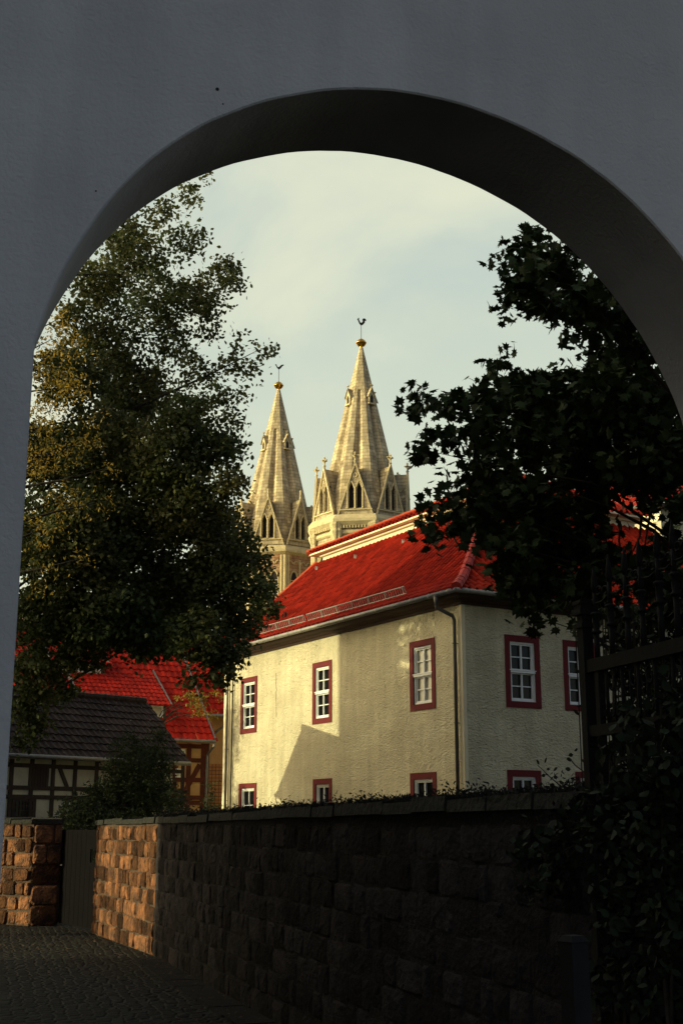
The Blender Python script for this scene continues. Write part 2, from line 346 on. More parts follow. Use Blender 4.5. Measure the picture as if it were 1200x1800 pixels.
for off, o2, sgn in ((0, rn, -1), (TK, TK-rn, 1)):
    def g(q, z):   # push outward from opening for face edge
        return q, z
    P = prof
    # face: strips from profile outwards
    top = []
    for i in range(len(P)-1):
        (q0, z0), (q1, z1) = P[i], P[i+1]
        if i == 0: pts = [AP(QA, 0, off), AP(q0-rn, z0, off), AP(q1-rn, z1, off), AP(QA, z1, off)]
        elif i == len(P)-2: pts = [AP(q1+rn, 0, off), AP(QB, 0, off), AP(QB, z0, off), AP(q0+rn, z0, off)]
        else:
            def outp(q, z):
                d = V((q-qc, z-zs)); d.normalize(); return (q+d.x*rn, z+d.y*rn)
            a, b = outp(q0, z0), outp(q1, z1); zb = P[1][1]
            if i == 1: a = (P[1][0]-rn, P[1][1])
            if i == len(P)-3: b = (qR+rn, P[-2][1])
            def up(q):
                return AP(q, ZT, off)
            pts = [AP(a[0], a[1], off), AP(b[0], b[1], off), up(b[0]), up(a[0])]
        mb.face(pts if sgn < 0 else pts[::-1])
    zb = P[1][1]; zr = P[-2][1]
    for pts in ([AP(QA, zb, off), AP(qL-rn, zb, off), AP(qL-rn, ZT, off), AP(QA, ZT, off)], [AP(qR+rn, zr, off), AP(QB, zr, off), AP(QB, ZT, off), AP(qR+rn, ZT, off)]):
        mb.face(pts if sgn < 0 else pts[::-1])
    # arris
    for i in range(len(P)-1):
        def outp2(k):
            q, z = P[k]
            if k in (0, 1): return (q-rn, z)
            if k >= len(P)-2: return (q+rn, z)
            d = V((q-qc, z-zs)); d.normalize(); return (q+d.x*rn, z+d.y*rn)
        a, b = outp2(i), outp2(i+1)
        pts = [AP(*a, off), AP(*P[i], o2), AP(*P[i+1], o2), AP(*b, off)]
        mb.face(pts if sgn < 0 else pts[::-1])
for i in range(len(prof)-1):
    mb.face([AP(*prof[i], rn), AP(*prof[i], TK-rn), AP(*prof[i+1], TK-rn), AP(*prof[i+1], rn)])
mb.face([AP(QA, ZT, 0), AP(QB, ZT, 0), AP(QB, ZT, TK), AP(QA, ZT, TK)])
mb.face([AP(QA, 0, 0), AP(QA, ZT, 0), AP(QA, ZT, TK), AP(QA, 0, TK)]); mb.face([AP(QB, 0, 0), AP(QB, 0, TK), AP(QB, ZT, TK), AP(QB, ZT, 0)])
arch = mb.build('arched_gateway', M['arch'], origin=AP(qc, 0, 0))
tag(arch, 'grey plastered wall with a round archway framing the whole view', 'archway')
# small drilled holes in the plaster: dark plugs set 2 mm proud
for (x, y, r) in ((382, 157, .0065), (392, 183, .003), (169, 336, .003)):
    h = hit(x, y, AO, AN); m2 = MB(); ring = [h-AN*.0015+AT*math.cos(a)*r+V((0,0,math.sin(a)*r)) for a in [k*math.pi/5 for k in range(10)]]
    m2.prism(ring, AN*.001); m2.build('plug_hole', M['void'], arch)

# the passage house behind the viewer and its neighbours (they shade the lane; one is added for shade only)
def block(name, label, O, a, b, h, m, roof=1.5, group=None):
    O, a, b = V(O), V(a), V(b); r = thing(name, label, 'building', O, group)
    q = MB(); q.box(O, a, b, V((0, 0, h))); q.build('wall', m, r)
    q = MB(); c = [O-a.normalized()*.3-b.normalized()*.3+V((0,0,h)), O+a*1.0+a.normalized()*.3-b.normalized()*.3+V((0,0,h)), O+a+b+a.normalized()*.3+b.normalized()*.3+V((0,0,h)), O+b-a.normalized()*.3+b.normalized()*.3+V((0,0,h))]
    r1, r2 = (c[0]+c[3])/2+V((0,0,roof)), (c[1]+c[2])/2+V((0,0,roof)); c = [p+V((0,0,.02)) for p in c]
    q.face([c[0], c[1], r2, r1]); q.face([c[2], c[3], r1, r2]); q.face([c[0], r1, c[3]]); q.face([c[1], c[2], r2]); q.face(c[::-1])
    q.build('roof', M['oldtile'], r); return r
# ------------------------------------------------------------------ lane, pavement
WD = V((-.310, .9507, 0)).normalized(); WN = V((-WD.y, WD.x, 0))      # lane wall runs along WD, its street face looks along WN
WP = V((3.06, 0, 0))
K1 = ground(270, 1680); K2 = ground(163, 1641)
WP = V((K1.x, K1.y, 0))-WD*(K1.y/WD.y)
def onwall(x, y): return hit(x, y, WP, WN)
mb = MB(); mb.face([(-30, -14, 0), (5.5, -14, 0), (3.2, 5.5, 0), (K1.x+.4, K1.y, 0), (K2.x+.5, K2.y+.5, 0), (-4.6, 24, 0), (-10, 60, 0), (-30, 60, 0)])
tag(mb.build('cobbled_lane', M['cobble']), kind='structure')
mb = MB()
for i in range(34):     # row of flat kerb slabs at the wall foot
    y0 = -1+i*.5; p = WP+WD*(y0/WD.y); q = WN*(.34+jit(.02))
    mb.box(p+WD*.01+V((0,0,.0)), WD*.5, q, V((0,0,.018+jit(.004))), random.random())
tag(mb.build('pavement', M['shademortar']), kind='structure')

# ------------------------------------------------------------------ lane wall of rough blocks
def stones(mb, A, B, nrm, z0f, z1f, ch=.235, wmin=.2, wmax=.46, gap=.018, prot=(.008, .05)):
    A, B = V(A), V(B); d = (B-A); Lg = d.length; d.normalize()
    n = round((z1f-z0f)/ch); h = (z1f-z0f)/n
    for r in range(n):
        u = -random.random()*.2
        while u < Lg-.02:
            wd = random.uniform(wmin, wmax)*(1.15 if random.random() < .25 else .85); u1 = min(u+wd, Lg); u0 = max(u, 0)
            if Lg-u1 < .1: u1 = Lg
            if u1-u0 > .05:
                pr = random.uniform(*prot); za, zb = z0f+r*h+gap/2+jit(.012), z0f+(r+1)*h-gap/2+jit(.012)
                ua, ub = u0+gap/2, u1-gap/2
                # irregular outline: 8-gon block face with rounded shoulders
                bk = [A+d*ua+V((0,0,za)), A+d*ub+V((0,0,za)), A+d*ub+V((0,0,zb)), A+d*ua+V((0,0,zb))]
                cu, cz = (ua+ub)/2, (za+zb)/2; hw, hh = (ub-ua)/2, (zb-za)/2; c = .8
                out, inn = [], []
                for (a_, b_) in ((-.75,-1), (.75,-1), (1,-.7), (1,.7), (.75,1), (-.75,1), (-1,.7), (-1,-.7)):
                    jx, jz = jit(.08), jit(.08)
                    out.append(A+d*(cu+(a_*(1+jx))*hw)+V((0,0,cz+b_*(1+jz)*hh))+nrm*.001)
                    inn.append(A+d*(cu+a_*(.86+jx)*hw)+V((0,0,cz+b_*(.84+jz)*hh))+nrm*(pr+jit(.008)))
                tn = random.random(); i = len(mb.v)
                mid = A+d*(cu+jit(.04))+V((0,0,cz+jit(.03)))+nrm*(pr+.012)
                mb.v += [tuple(p) for p in out+inn]+[tuple(mid)]
                for k in range(8):
                    k2 = (k+1) % 8
                    mb.f.append((i+k, i+k2, i+8+k2, i+8+k)); mb.t.append(tn)
                    mb.f.append((i+8+k, i+8+k2, i+16)); mb.t.append(tn)
            u = u1 if u1 > u else u+.1
def copingrun(mb, A, B, nrm, th, z0, z1, ov=.05):
    A, B = V(A), V(B); d = B-A; Lg = d.length; d.normalize(); k = max(1, round(Lg/.55))
    for i in range(k):
        a, b = Lg*i/k, Lg*(i+1)/k-.012; za, zb = z0+(z1-z0)*i/k, z0+(z1-z0)*(i+1)/k; j = jit(.008); jo = jit(.012)
        O1, O2 = A+d*a, A+d*b
        c = [O1+nrm*(ov+jo)+V((0,0,za+j)), O2+nrm*(ov+jo)+V((0,0,zb+j)), O2-nrm*(th+ov)+V((0,0,zb+j)), O1-nrm*(th+ov)+V((0,0,za+j))]
        t = .075+jit(.01); top = [c[0]+V((0,0,t))-nrm*.01, c[1]+V((0,0,t+jit(.006)))-nrm*.01, c[2]+V((0,0,t+.02)), c[3]+V((0,0,t+.02))]
        mb.hexa(c[::-1]+top[::-1], random.random())
zA = onwall(890, 1397).z; zB = onwall(275, 1437).z; G0 = onwall(1040, 1400); G0.z = 0
zG = zB+(zA-zB)*((K1-G0).length/(K1-V((onwall(890,1397).x, onwall(890,1397).y, 0))).length)
lw = thing('stone_wall', 'long wall of rough sandstone blocks with mossy coping, half in sun and half in shadow', 'wall', (K1.x, K1.y, 0))
WT = .42
def wseg(A, B, nrm, z0, z1, nm=''):
    A, B = V((A.x, A.y, 0)), V((B.x, B.y, 0)); nrm = V(nrm); d = (B-A)
    q = MB(); q.hexa([A, B, B-nrm*WT, A-nrm*WT][::-1]+[A+V((0,0,z0-.075)), B+V((0,0,z1-.075)), B-nrm*WT+V((0,0,z1-.075)), A-nrm*WT+V((0,0,z0-.075))][::-1]); return q
mo = MB(); st = MB(); cp = MB(); mo2 = MB(); st2 = MB()
nB = V((-(K2-K1).y, (K2-K1).x, 0)).normalized()
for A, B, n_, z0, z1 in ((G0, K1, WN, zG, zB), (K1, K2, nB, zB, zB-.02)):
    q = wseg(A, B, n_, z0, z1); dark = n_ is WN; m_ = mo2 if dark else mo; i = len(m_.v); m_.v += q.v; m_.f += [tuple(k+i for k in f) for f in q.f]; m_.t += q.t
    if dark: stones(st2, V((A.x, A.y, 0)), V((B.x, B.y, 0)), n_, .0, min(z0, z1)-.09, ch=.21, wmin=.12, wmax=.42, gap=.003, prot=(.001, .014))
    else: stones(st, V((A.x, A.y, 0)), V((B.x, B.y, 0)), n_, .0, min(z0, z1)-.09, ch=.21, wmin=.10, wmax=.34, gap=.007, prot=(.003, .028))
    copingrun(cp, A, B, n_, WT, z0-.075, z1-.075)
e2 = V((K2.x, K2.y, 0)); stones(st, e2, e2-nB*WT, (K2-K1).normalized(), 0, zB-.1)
mo.build('core', M['mortar'], lw); st.build('blocks', M['stone'], lw); mo2.build('core', M['shademortar'], lw); b2 = st2.build('blocks', M['shadestone'], lw); b2['label'] = 'stone blocks coloured darker for the shaded stretch'; cp.build('coping', M['coping'], lw)

# left pier with door
KP = ground(50, 1628); PL = V((-.80, .60, 0)); PR = V((.965, .262, 0)).normalized(); nPL = V((-.60, -.80, 0)); nPR = V((.262, -.965, 0)).normalized()
zP = hit(50, 1441, KP, nPR).z; pr_e = hit(103, 1600, KP, nPR); pr_e.z = 0; wp = (pr_e-KP).length
lp = thing('stone_pier', 'sandstone block pier left of the dark yard door, sunlit on one side', 'wall', (KP.x, KP.y, 0))
q = MB(); far = KP+PL*3.2
q.hexa([KP, far, far+PR*wp, pr_e][::-1]+[p+V((0,0,zP-.06)) for p in (KP, far, far+PR*wp, pr_e)][::-1]); q.build('core', M['mortar'], lp)
q = MB(); stones(q, far, KP, nPL, 0, zP-.07, wmin=.2, wmax=.4); stones(q, KP, pr_e, nPR, 0, zP-.07, ch=.34, wmin=.4, wmax=.7, gap=.008); q.build('blocks', M['stone'], lp)
q = MB(); copingrun(q, far, KP, nPL, .6, zP-.06, zP-.06); copingrun(q, KP-PR*.03, pr_e, nPR, .4, zP-.058, zP-.058, .04); q.build('coping', M['coping'], lp)
# yard door in the gap
d0 = pr_e-nPR*.12; d1 = V((K2.x, K2.y, 0))-nB*.10; dn = V(((d1-d0).y, -(d1-d0).x, 0)).normalized()
dd = thing('yard_door', 'dark sheet metal yard door with a small barred opening, between pier and wall', 'door', d0)
ud = (d1-d0).normalized(); wdh = (d1-d0).length
q = MB(); hz = zP-.16; oz0, oz1, ou0, ou1 = 1.02, 1.22, wdh*.72, wdh*.92
for (ua, ub, za, zb) in ((0, ou0, .04, hz), (ou0, ou1, .04, oz0), (ou0, ou1, oz1, hz), (ou1, wdh, .04, hz)):
    q.box(d0+ud*ua+V((0,0,za)), ud*(ub-ua), -dn*.035, V((0,0,zb-za)))
for k in range(9): q.box(d0+ud*(wdh*(k+.5)/9)+dn*.003+V((0,0,.06)), ud*.012, -dn*.003, V((0,0,hz-.08 if k < 6 else .9)))
q.build('panel', M['door'], dd)
q = MB()
for k in range(4): q.tube([d0+ud*(ou0+(ou1-ou0)*(k+.5)/4)-dn*.015+V((0,0,oz0)), d0+ud*(ou0+(ou1-ou0)*(k+.5)/4)-dn*.015+V((0,0,oz1))], .006, 6)
q.build('bars', M['rust'], dd)
q = MB(); q.tube([d0+ud*.12+dn*.0+V((0,0,.95)), d0+ud*.12+dn*.05+V((0,0,.95)), d0+ud*.22+dn*.05+V((0,0,.95))], .01, 6); q.build('handle', M['zinc'], dd)

# ------------------------------------------------------------------ iron gate above / beside the wall
gt = thing('iron_gate', 'tall wrought iron gate leaf with spear finials and scrollwork beside the stone wall', 'gate', G0)
pc = onwall(1027, 1100); pc.z = 0; pw = .052
q = MB(); ptop = onwall(1026, 1082).z
q.box(pc-WD*pw/2-WN*pw/2, WD*pw, WN*pw, V((0,0,ptop)))
for k, (e, z, h) in enumerate(((.010, ptop-.06, .02), (.018, ptop, .03), (.009, ptop+.03, .02), (.015, ptop+.05, .018))):
    q.box(pc-WD*(pw/2+e)-WN*(pw/2+e)+V((0,0,z)), WD*(pw+2*e), WN*(pw+2*e), V((0,0,h)))
q.build('post', M['rust'], gt)
# second slender hanging stile behind it
s2 = onwall(1052, 1180); s2.z = 0
railz = [(1168, 1182), (1282, 1294)]
r1a, r1b = onwall(1036, 1172), onwall(1200, 1125)
rz = r1a.z; rz2 = onwall(1036, 1296).z
end = WP+WD*(4.2/WD.y); end.z = 0
q = MB(); q.bar(s2+V((0,0,.05)), s2+V((0,0,rz)), .035, .03, WN); q.build('stile', M['rust'], gt)
e_ = end.copy(); q = MB(); q.bar(e_+V((0,0,.05)), e_+V((0,0,rz+.5)), .04, .04, WN)
q.build('stile', M['rust'], gt)
for z, h in ((rz-.03, .06), (rz2, .05), (rz2-.42, .04), (.12, .06)):
    q = MB(); q.box(pc-WN*.02+V((0,0,z)), (end-pc), WN*.04, V((0,0,h))); q.build('rail', M['rust'], gt)
# spear pickets, tops as surveyed, plus the ones that go on out of view
tops = [(1043, 994), (1067, 974), (1092, 962), (1119, 946), (1148, 930), (1179, 912)]
cols_ = [(1047, 1098), (1073, 1084), (1101, 1072), (1127, 1060), (1158, 1045), (1186, 1030)]
pk = []
for (tx, ty), (cx_, cy_) in zip(tops, cols_):
    p = onwall(cx_, cy_); pk.append((V((p.x, p.y, 0)), onwall(tx, ty).z, p.z))
stp = pk[-1][0]-pk[-2][0]
for k in range(1, 7): pk.append((pk[5][0]+stp*k, pk[5][1]+.03*k-.002*k*k, pk[5][2]+.015*k))
for k, (p, zt, zc) in enumerate(pk):
    if p.y < 4.25: break
    q = MB(); zc0 = zc-.045
    q.tube([p+V((0,0,rz+.02)), p+V((0,0,zc0))], [.0135, .0125], 10)
    q.lathe(p, [(.014, zc0), (.024, zc0+.006), (.024, zc0+.013), (.015, zc0+.02), (.017, zc0+.05), (.015, zc0+.083), (.024, zc0+.09), (.024, zc0+.097), (.014, zc0+.104)], 12)
    zs_ = zt-.13
    q.tube([p+V((0,0,zc0+.1)), p+V((0,0,zs_))], [.0125, .0105], 8)
    q.tube([p+V((0,0,zs_)), p+V((0,0,zs_+.03)), p+V((0,0,zs_+.075)), p+V((0,0,zt))], [.0105, .0165, .012, .0015], 8)
    q.build('picket', M['rust'], gt, True)
q = MB()
for k in range(len(pk)-1):
    a, b = pk[k], pk[k+1]
    if b[0].y < 4.25: break
    za, zb = a[1]-.15, b[1]-.15; m_ = (a[0]+b[0])/2; zm = (za+zb)/2
    for c0, sg in ((a[0]+(b[0]-a[0])*.27+V((0,0,za+(zb-za)*.27+.012)), 1), (a[0]+(b[0]-a[0])*.73+V((0,0,za+(zb-za)*.73-.008)), -1)):
        u = (b[0]-a[0]).normalized(); pts = []
        for i in range(15):
            an = sg*(i/14*1.75*math.pi)+(0 if sg > 0 else math.pi); rr = .028*(1-i/22)
            pts.append(c0+u*math.cos(an)*rr+V((0,0,math.sin(an)*rr)))
        q.tube(pts, .0055, 6)
    q.tube([a[0]+V((0,0,za-.03)), m_+V((0,0,zm-.045)), b[0]+V((0,0,zb-.03))], .006, 6)
q.build('scrollwork', M['rust'], gt, True)
q = MB()   # pierced ornamental frieze between the rails: lyres of C-scrolls
Lf = (end-pc).length; uf = (end-pc).normalized(); nf = int(Lf/.135)
for k in range(nf):
    c = pc+uf*(.11+k*.135); hz_ = rz-rz2
    for sg in (-1, 1):
        for (zc, rr) in ((rz2+hz_*.70, .045), (rz2+hz_*.32, .035)):
            pts = []
            for i in range(17):
                an = math.pi/2+sg*(i/16*1.7*math.pi); r_ = rr*(1-i/26)
                pts.append(c+uf*(sg*.028+math.cos(an)*r_*.8)+V((0,0,zc+math.sin(an)*r_)))
            q.tube(pts, .005, 5)
    q.tube([c+V((0,0,rz2+.04)), c+V((0,0,rz-.02))], .006, 6)
    q.tube([c+uf*.0675+V((0,0,rz2+.04)), c+uf*.0675+V((0,0,rz-.02))], .009, 6)
q.build('frieze', M['rust'], gt, True)
q = MB()
for k in range(int(Lf/.12)):
    c = pc+uf*(.09+k*.12); q.tube([c+V((0,0,.15)), c+V((0,0,rz2))], .008, 6)
q.build('lower_bars', M['rust'], gt, True)

# guard post at the lane edge
bc = atY(1009, 1700, 4.5); bz = atY(1009, 1644, 4.5).z; bc.z = 0
bt = thing('guard_post', 'black square post with a pointed cap standing before the ivy', 'bollard', bc)
q = MB(); h_ = .037; R_ = Matrix.Rotation(.5, 3, 'Z')
cs = [R_ @ V((a*h_, b*h_, 0)) for a, b in ((-1,-1), (1,-1), (1,1), (-1,1))]
q.hexa([bc+c for c in cs]+[bc+c*.94+V((0,0,bz-.02)) for c in cs]); q.build('shaft', M['darkmetal'], bt)
q = MB(); q.hexa([bc+c*1.04+V((0,0,bz-.02)) for c in cs]+[bc+c*.7+V((0,0,bz)) for c in cs]); q.build('cap', M['darkmetal'], bt)

# ------------------------------------------------------------------ the cream corner house
C = V((2.9, 30, 0)); dL = V((-.512, .859, 0)); nL = V((-.859, -.512, 0)); dR = V((.859, .512, 0)); nR = V((.512, -.859, 0))
LL, LR, WZ = 13.14, 9.4, 6.86
hs = thing('corner_house', 'cream rendered corner house with bright red tiled mansard roof and red framed windows', 'building', C)
def sz(x, y, P0, n, d):
    p = hit(x, y, P0, n); return ((p-V(P0)).dot(d), p.z)
wins = []   # (side, s0, s1, z0, z1, panes rows, curtain)
def wrect(side, x0, x1, yt, yb):
    P0, n, d = (C, nL, dL) if side == 'L' else (C, nR, dR)
    xm = (x0+x1)/2; a = sz(x0, (yt+yb)/2, P0, n, d)[0]; b = sz(x1, (yt+yb)/2, P0, n, d)[0]
    zt = sz(xm, yt, P0, n, d)[1]; zb = sz(xm, yb, P0, n, d)[1]
    return (side, min(a, b), max(a, b), zb, zt)
W = [(*wrect('L', 720.5, 765, 1126, 1249), 2, 'curtain'), (*wrect('L', 549.5, 583.5, 1161, 1271), 2, 'glass'), (*wrect('L', 423.5, 452, 1191.5, 1289), 2, 'glass'),
     (*wrect('L', 721.5, 767.5, 1357, 1440), 1, 'glass'), (*wrect('L', 550.5, 583.5, 1368.5, 1440), 1, 'glass'), (*wrect('L', 420, 451, 1378, 1440), 1, 'glass'),
     (*wrect('R', 887.5, 948.5, 1119.5, 1247), 2, 'glass'), (*wrect('R', 990, 1047, 1126, 1248), 2, 'glass'),
     (*wrect('R', 892, 951.5, 1355, 1450), 1, 'glass'), (*wrect('R', 1012, 1065, 1356, 1450), 1, 'glass')]
# square up: lower windows get a common height
zu = [(a[3], a[4]) for a in W]; print('windows', [(a[0], round(a[1],2), round(a[2],2), round(a[3],2), round(a[4],2)) for a in W])
W2 = []
for i, a in enumerate(W):
    a = list(a)
    if a[5] == 2: a[3] = {'L': np.mean([zu[k][0] for k in (0,1,2)]), 'R': np.mean([zu[k][0] for k in (6,7)])}[a[0]]; a[4] = {'L': np.mean([zu[k][1] for k in (0,1,2)]), 'R': np.mean([zu[k][1] for k in (6,7)])}[a[0]]
    else: a[4] = {'L': np.mean([zu[k][1] for k in (3,4,5)]), 'R': np.mean([zu[k][1] for k in (8,9)])}[a[0]]; a[3] = a[4]-1.75
    W2.append(a)
W = W2
def wallwith(mb, P0, d, n, Lg, H, holes, dep=.12):
    xs = sorted(set([0, Lg]+[v for h in holes for v in (h[0], h[1])])); zs2 = sorted(set([0, H]+[v for h in holes for v in (h[2], h[3])]))
    for i in range(len(xs)-1):
        for j in range(len(zs2)-1):
            cx, cz = (xs[i]+xs[i+1])/2, (zs2[j]+zs2[j+1])/2
            if any(h[0] < cx < h[1] and h[2] < cz < h[3] for h in holes): continue
            mb.face([P0+d*xs[i]+V((0,0,zs2[j])), P0+d*xs[i+1]+V((0,0,zs2[j])), P0+d*xs[i+1]+V((0,0,zs2[j+1])), P0+d*xs[i]+V((0,0,zs2[j+1]))])
    for (a, b, z0, z1) in holes:
        A, B = P0+d*a, P0+d*b
        for p, q_ in ((A+V((0,0,z0)), A+V((0,0,z1))), (A+V((0,0,z1)), B+V((0,0,z1))), (B+V((0,0,z1)), B+V((0,0,z0))), (B+V((0,0,z0)), A+V((0,0,z0)))):
            mb.face([p, q_, q_-n*dep, p-n*dep])
FW = .155
mb = MB()
for side, P0, d, n, Lg in (('L', C, dL, nL, LL), ('R', C, dR, nR, LR)):
    wallwith(mb, P0, d, n, Lg, WZ, [(a[1]+FW-.01, a[2]-FW+.01, a[3]+FW-.01, a[4]-FW+.01) for a in W if a[0] == side])
bk = C+dL*LL+dR*LR
mb.face([C+dL*LL, bk, bk+V((0,0,WZ)), C+dL*LL+V((0,0,WZ))]); mb.face([C+dR*LR, bk, bk+V((0,0,WZ)), C+dR*LR+V((0,0,WZ))])
mb.build('wall', M['render'], hs)
# a hairline settlement crack in the render
mb = MB(); pts = [hit(485.5+jit(.4), y, C+nL*.004, nL) for y in range(1183, 1263, 6)]
mb.tube(pts, .006, 4); mb.build('crack', M['void'], hs)
# lighter corner strip
mb = MB(); mb.box(C+nR*.012+nL*.012, dR*.10, dL*.0+nL*.0+V((0,0,0))+(-nR)*.01, V((0,0,WZ-.01))); mb.box(C+nL*.012+nR*.012, dL*.12, -nL*.01, V((0,0,WZ-.01)))
mb.build('corner_band', M['render_band'], hs)
mb = MB(); mb.box(C+dL*(LL-.55)+nL*.001, dL*.55, nL*.012, V((0,0,WZ-.01))); mb.build('edge_band', M['render_band'], hs)
for (side, s0, s1, z0, z1, rows, gl) in W:
    P0, d, n = (C, dL, nL) if side == 'L' else (C, dR, nR)
    def pt(s, z, o): return P0+d*s+n*o+V((0, 0, z))
    q = MB(); o = .018   # painted surround, proud of the render
    for (a, b, c_, e) in ((s0, s1, z1-FW, z1), (s0, s1, z0, z0+FW), (s0, s0+FW, z0+FW, z1-FW), (s1-FW, s1, z0+FW, z1-FW)):
        q.box(pt(a, c_, -.01), d*(b-a), n*(o+.01), V((0,0,e-c_)))
    wobj = q.build('window', M['window_red'], hs)
    a, b, c_, e = s0+FW-.005, s1-FW+.005, z0+FW-.005, z1-FW+.005
    q = MB(); fr = .052
    for (A, B, Cc, E) in ((a, b, e-fr, e), (a, b, c_, c_+fr), (a, a+fr, c_+fr, e-fr), (b-fr, b, c_+fr, e-fr)):
        q.box(pt(A, Cc, -.075), d*(B-A), n*.055, V((0,0,E-Cc)))
    zm = (c_+e)/2; spans = [(c_+fr, zm-.03), (zm+.03, e-fr)] if rows == 2 else [(c_+fr, e-fr)]
    if rows == 2:
        q.box(pt(a-.01, zm-.032, -.075), d*(b-a+.02), n*.085, V((0,0,.064)))
        q.box(pt(a-.02, zm+.02, -.01), d*(b-a+.04), n*.03, V((0,0,.022)))
    q.build('frame', M['white'], wobj)
    q = MB()
    for (za, zb) in spans:
        sw = .036; x0_, x1_ = a+fr, b-fr
        for (A, B, Cc, E) in ((x0_, x1_, zb-sw, zb), (x0_, x1_, za, za+sw), (x0_, x0_+sw, za+sw, zb-sw), (x1_-sw, x1_, za+sw, zb-sw)):
            q.box(pt(A, Cc, -.088), d*(B-A), n*.04, V((0,0,E-Cc)))
        xc = (x0_+x1_)/2; q.box(pt(xc-.019, za+sw, -.09), d*.038, n*.05, V((0,0,zb-za-2*sw)))
        nrow = 2 if rows == 2 else 3
        for k in range(1, nrow):
            zc = za+sw+(zb-za-2*sw)*k/nrow
            q.box(pt(x0_+sw, zc-.013, -.085), d*(xc-.019-x0_-sw), n*.03, V((0,0,.026))); q.box(pt(xc+.019, zc-.013, -.085), d*(x1_-sw-xc-.019), n*.03, V((0,0,.026)))
    q.build('sash', M['white'], wobj)
    q = MB(); q.box(pt(a+fr, c_+fr, -.115), d*(b-a-2*fr), n*.012, V((0,0,e-c_-2*fr))); q.build('pane', M[gl], wobj)

# cornice, gutter, roof
CZ = 7.03; OV = .46
E0 = C+(nL+nR)*OV*.0 + nL*OV + nR*OV; E0.z = 0
mb = MB()
for (P0, d, n, Lg) in ((C, dL, nL, LL+.35), (C, dR, nR, LR+.3)):
    oth = nR if n is nL else nL
    prof_c = [(-.05, WZ-.08), (.05, WZ-.08), (.07, WZ-.03), (.18, WZ-.01), (.22, WZ+.03), (.38, WZ+.05), (.44, WZ+.09), (.44, CZ-.04), (-.05, CZ-.04)]
    A = [P0+n*o+oth*max(o, 0)+V((0,0,z)) for o, z in prof_c]; B = [P0+d*Lg+n*o+V((0,0,z)) for o, z in prof_c]
    for i in range(len(A)):
        j = (i+1) % len(A); mb.face([A[i], B[i], B[j], A[j]])
    mb.face(A); mb.face(B[::-1])
mb.build('cornice', M['eave'], hs)
mb = MB()
for (d, Lg) in ((dL, LL+.9), (dR, LR+.8)):
    n = nL if d is dL else nR; p = E0+n*.055; p = C+(nL+nR)*(OV+.055)
    mb.tube([p+V((0,0,CZ-.015)), p+d*(Lg)+V((0,0,CZ-.015))], .062, 10)
    k = int(Lg/.8)
    for i in range(k): c = p+d*(i*.8+.3)+V((0,0,CZ-.015)); mb.tube([c-d*.012, c+d*.012], .07, 10)
mb.build('gutter', M['zinc'], hs, True)
def pipe(mb, s, P0, d, n, z0=0.0, s2=None):
    g = P0+d*s+n*(OV+.05)+V((0,0,CZ-.07)); s2 = s if s2 is None else s2; wl_ = P0+d*s2+n*.09
    mb.tube([g+V((0,0,.02)), g+V((0,0,-.12)), g+V((0,0,-.22))], [.075, .055, .045], 10)
    mb.tube([g+V((0,0,-.16)), g+V((0,0,-.26)), wl_+V((0,0,CZ-.52))+n*.05, wl_+V((0,0,CZ-.62)), wl_+V((0,0,CZ-.8)), wl_+V((0,0,z0))], .045, 12)
    z = CZ-1.2
    while z > .3: mb.tube([wl_+V((0,0,z)), wl_+V((0,0,z+.03))], .056, 12); mb.box(wl_+V((0,0,z))-n*.09-d*.01, d*.02, n*.06, V((0,0,.02))); z -= 1.9
mb = MB(); pipe(mb, .32, C, dL, nL, s2=.18); mb.build('downpipe', M['pipe'], hs, True)
mb = MB(); pipe(mb, LL-.25, C, dL, nL, s2=LL-.40); mb.build('downpipe', M['zinc'], hs, True)
mb = MB(); mb.tube([C+dL*(LL-.72)+nL*.05+V((0,0,.1)), C+dL*(LL-.72)+nL*.05+V((0,0,WZ))], .02, 8); mb.build('conductor_wire', M['darkmetal'], hs)

def RC(a, b, z): return C+(nL+nR)*OV+dL*a+dR*b+V((0, 0, z))    # roof coordinates from the eave corner
HIN, ZT2 = 4.18, 10.55
profR = [(-.04, 0), (.7, .42), (1.5, 1.08), (HIN, ZT2-CZ)]
E1 = RC(0, 0, CZ)
hipn = (dL-dR).normalized()   # plane through the hip: L slope keeps a>b side, R slope the other
aL = LL+.5+OV; bR = LR+.5+OV
mb = MB(); tiles(mb, E1, dL, dR, profR, aL, planes=[(E1, -hipn)], tw=.235, course=.34, u0=0, amp=.085, lift=.022)
ro = mb.build('roof', M['tile'], hs)
mb = MB(); tiles(mb, E1, dR, dL, profR, bR, planes=[(E1, hipn)], tw=.235, course=.34, amp=.085, lift=.022); mb.build('side_roof', M['tile'], hs)
mb = MB()
for (h0, z0), (h1, z1) in zip(profR[:-1], profR[1:]):
    n_ = max(1, round((z1-z0)/.24))
    a, b = RC(h0, h0, CZ+z0+.05), RC(h1, h1, CZ+z1+.05); caps(mb, a, b, .13, step=.44)
mb.build('hip_tiles', M['ridgered'], ro)
mb = MB()
for (h0, z0), (h1, z1) in zip(profR[:-1], profR[1:]): caps(mb, RC(aL, h0, CZ+z0+.03), RC(aL, h1, CZ+z1+.03), .10)
mb.build('verge_tiles', M['ridgetile'], ro)
# gable infills
mb = MB(); mb.face([RC(aL-.4, h, CZ+z-.03) for h, z in profR]+[RC(aL-.4, 2*HIN+3, ZT2), RC(aL-.4, 2*HIN+3, CZ)])
mb.face([RC(h, bR-.4, CZ+z-.03) for h, z in profR]+[RC(2*HIN+3, bR-.4, ZT2), RC(2*HIN+3, bR-.4, CZ)])
mb.face([RC(HIN, HIN, ZT2-.02), RC(aL, HIN, ZT2-.02), RC(aL, bR, ZT2-.02), RC(HIN, bR, ZT2-.02)])
mb.build('gable', M['render_band'], hs)
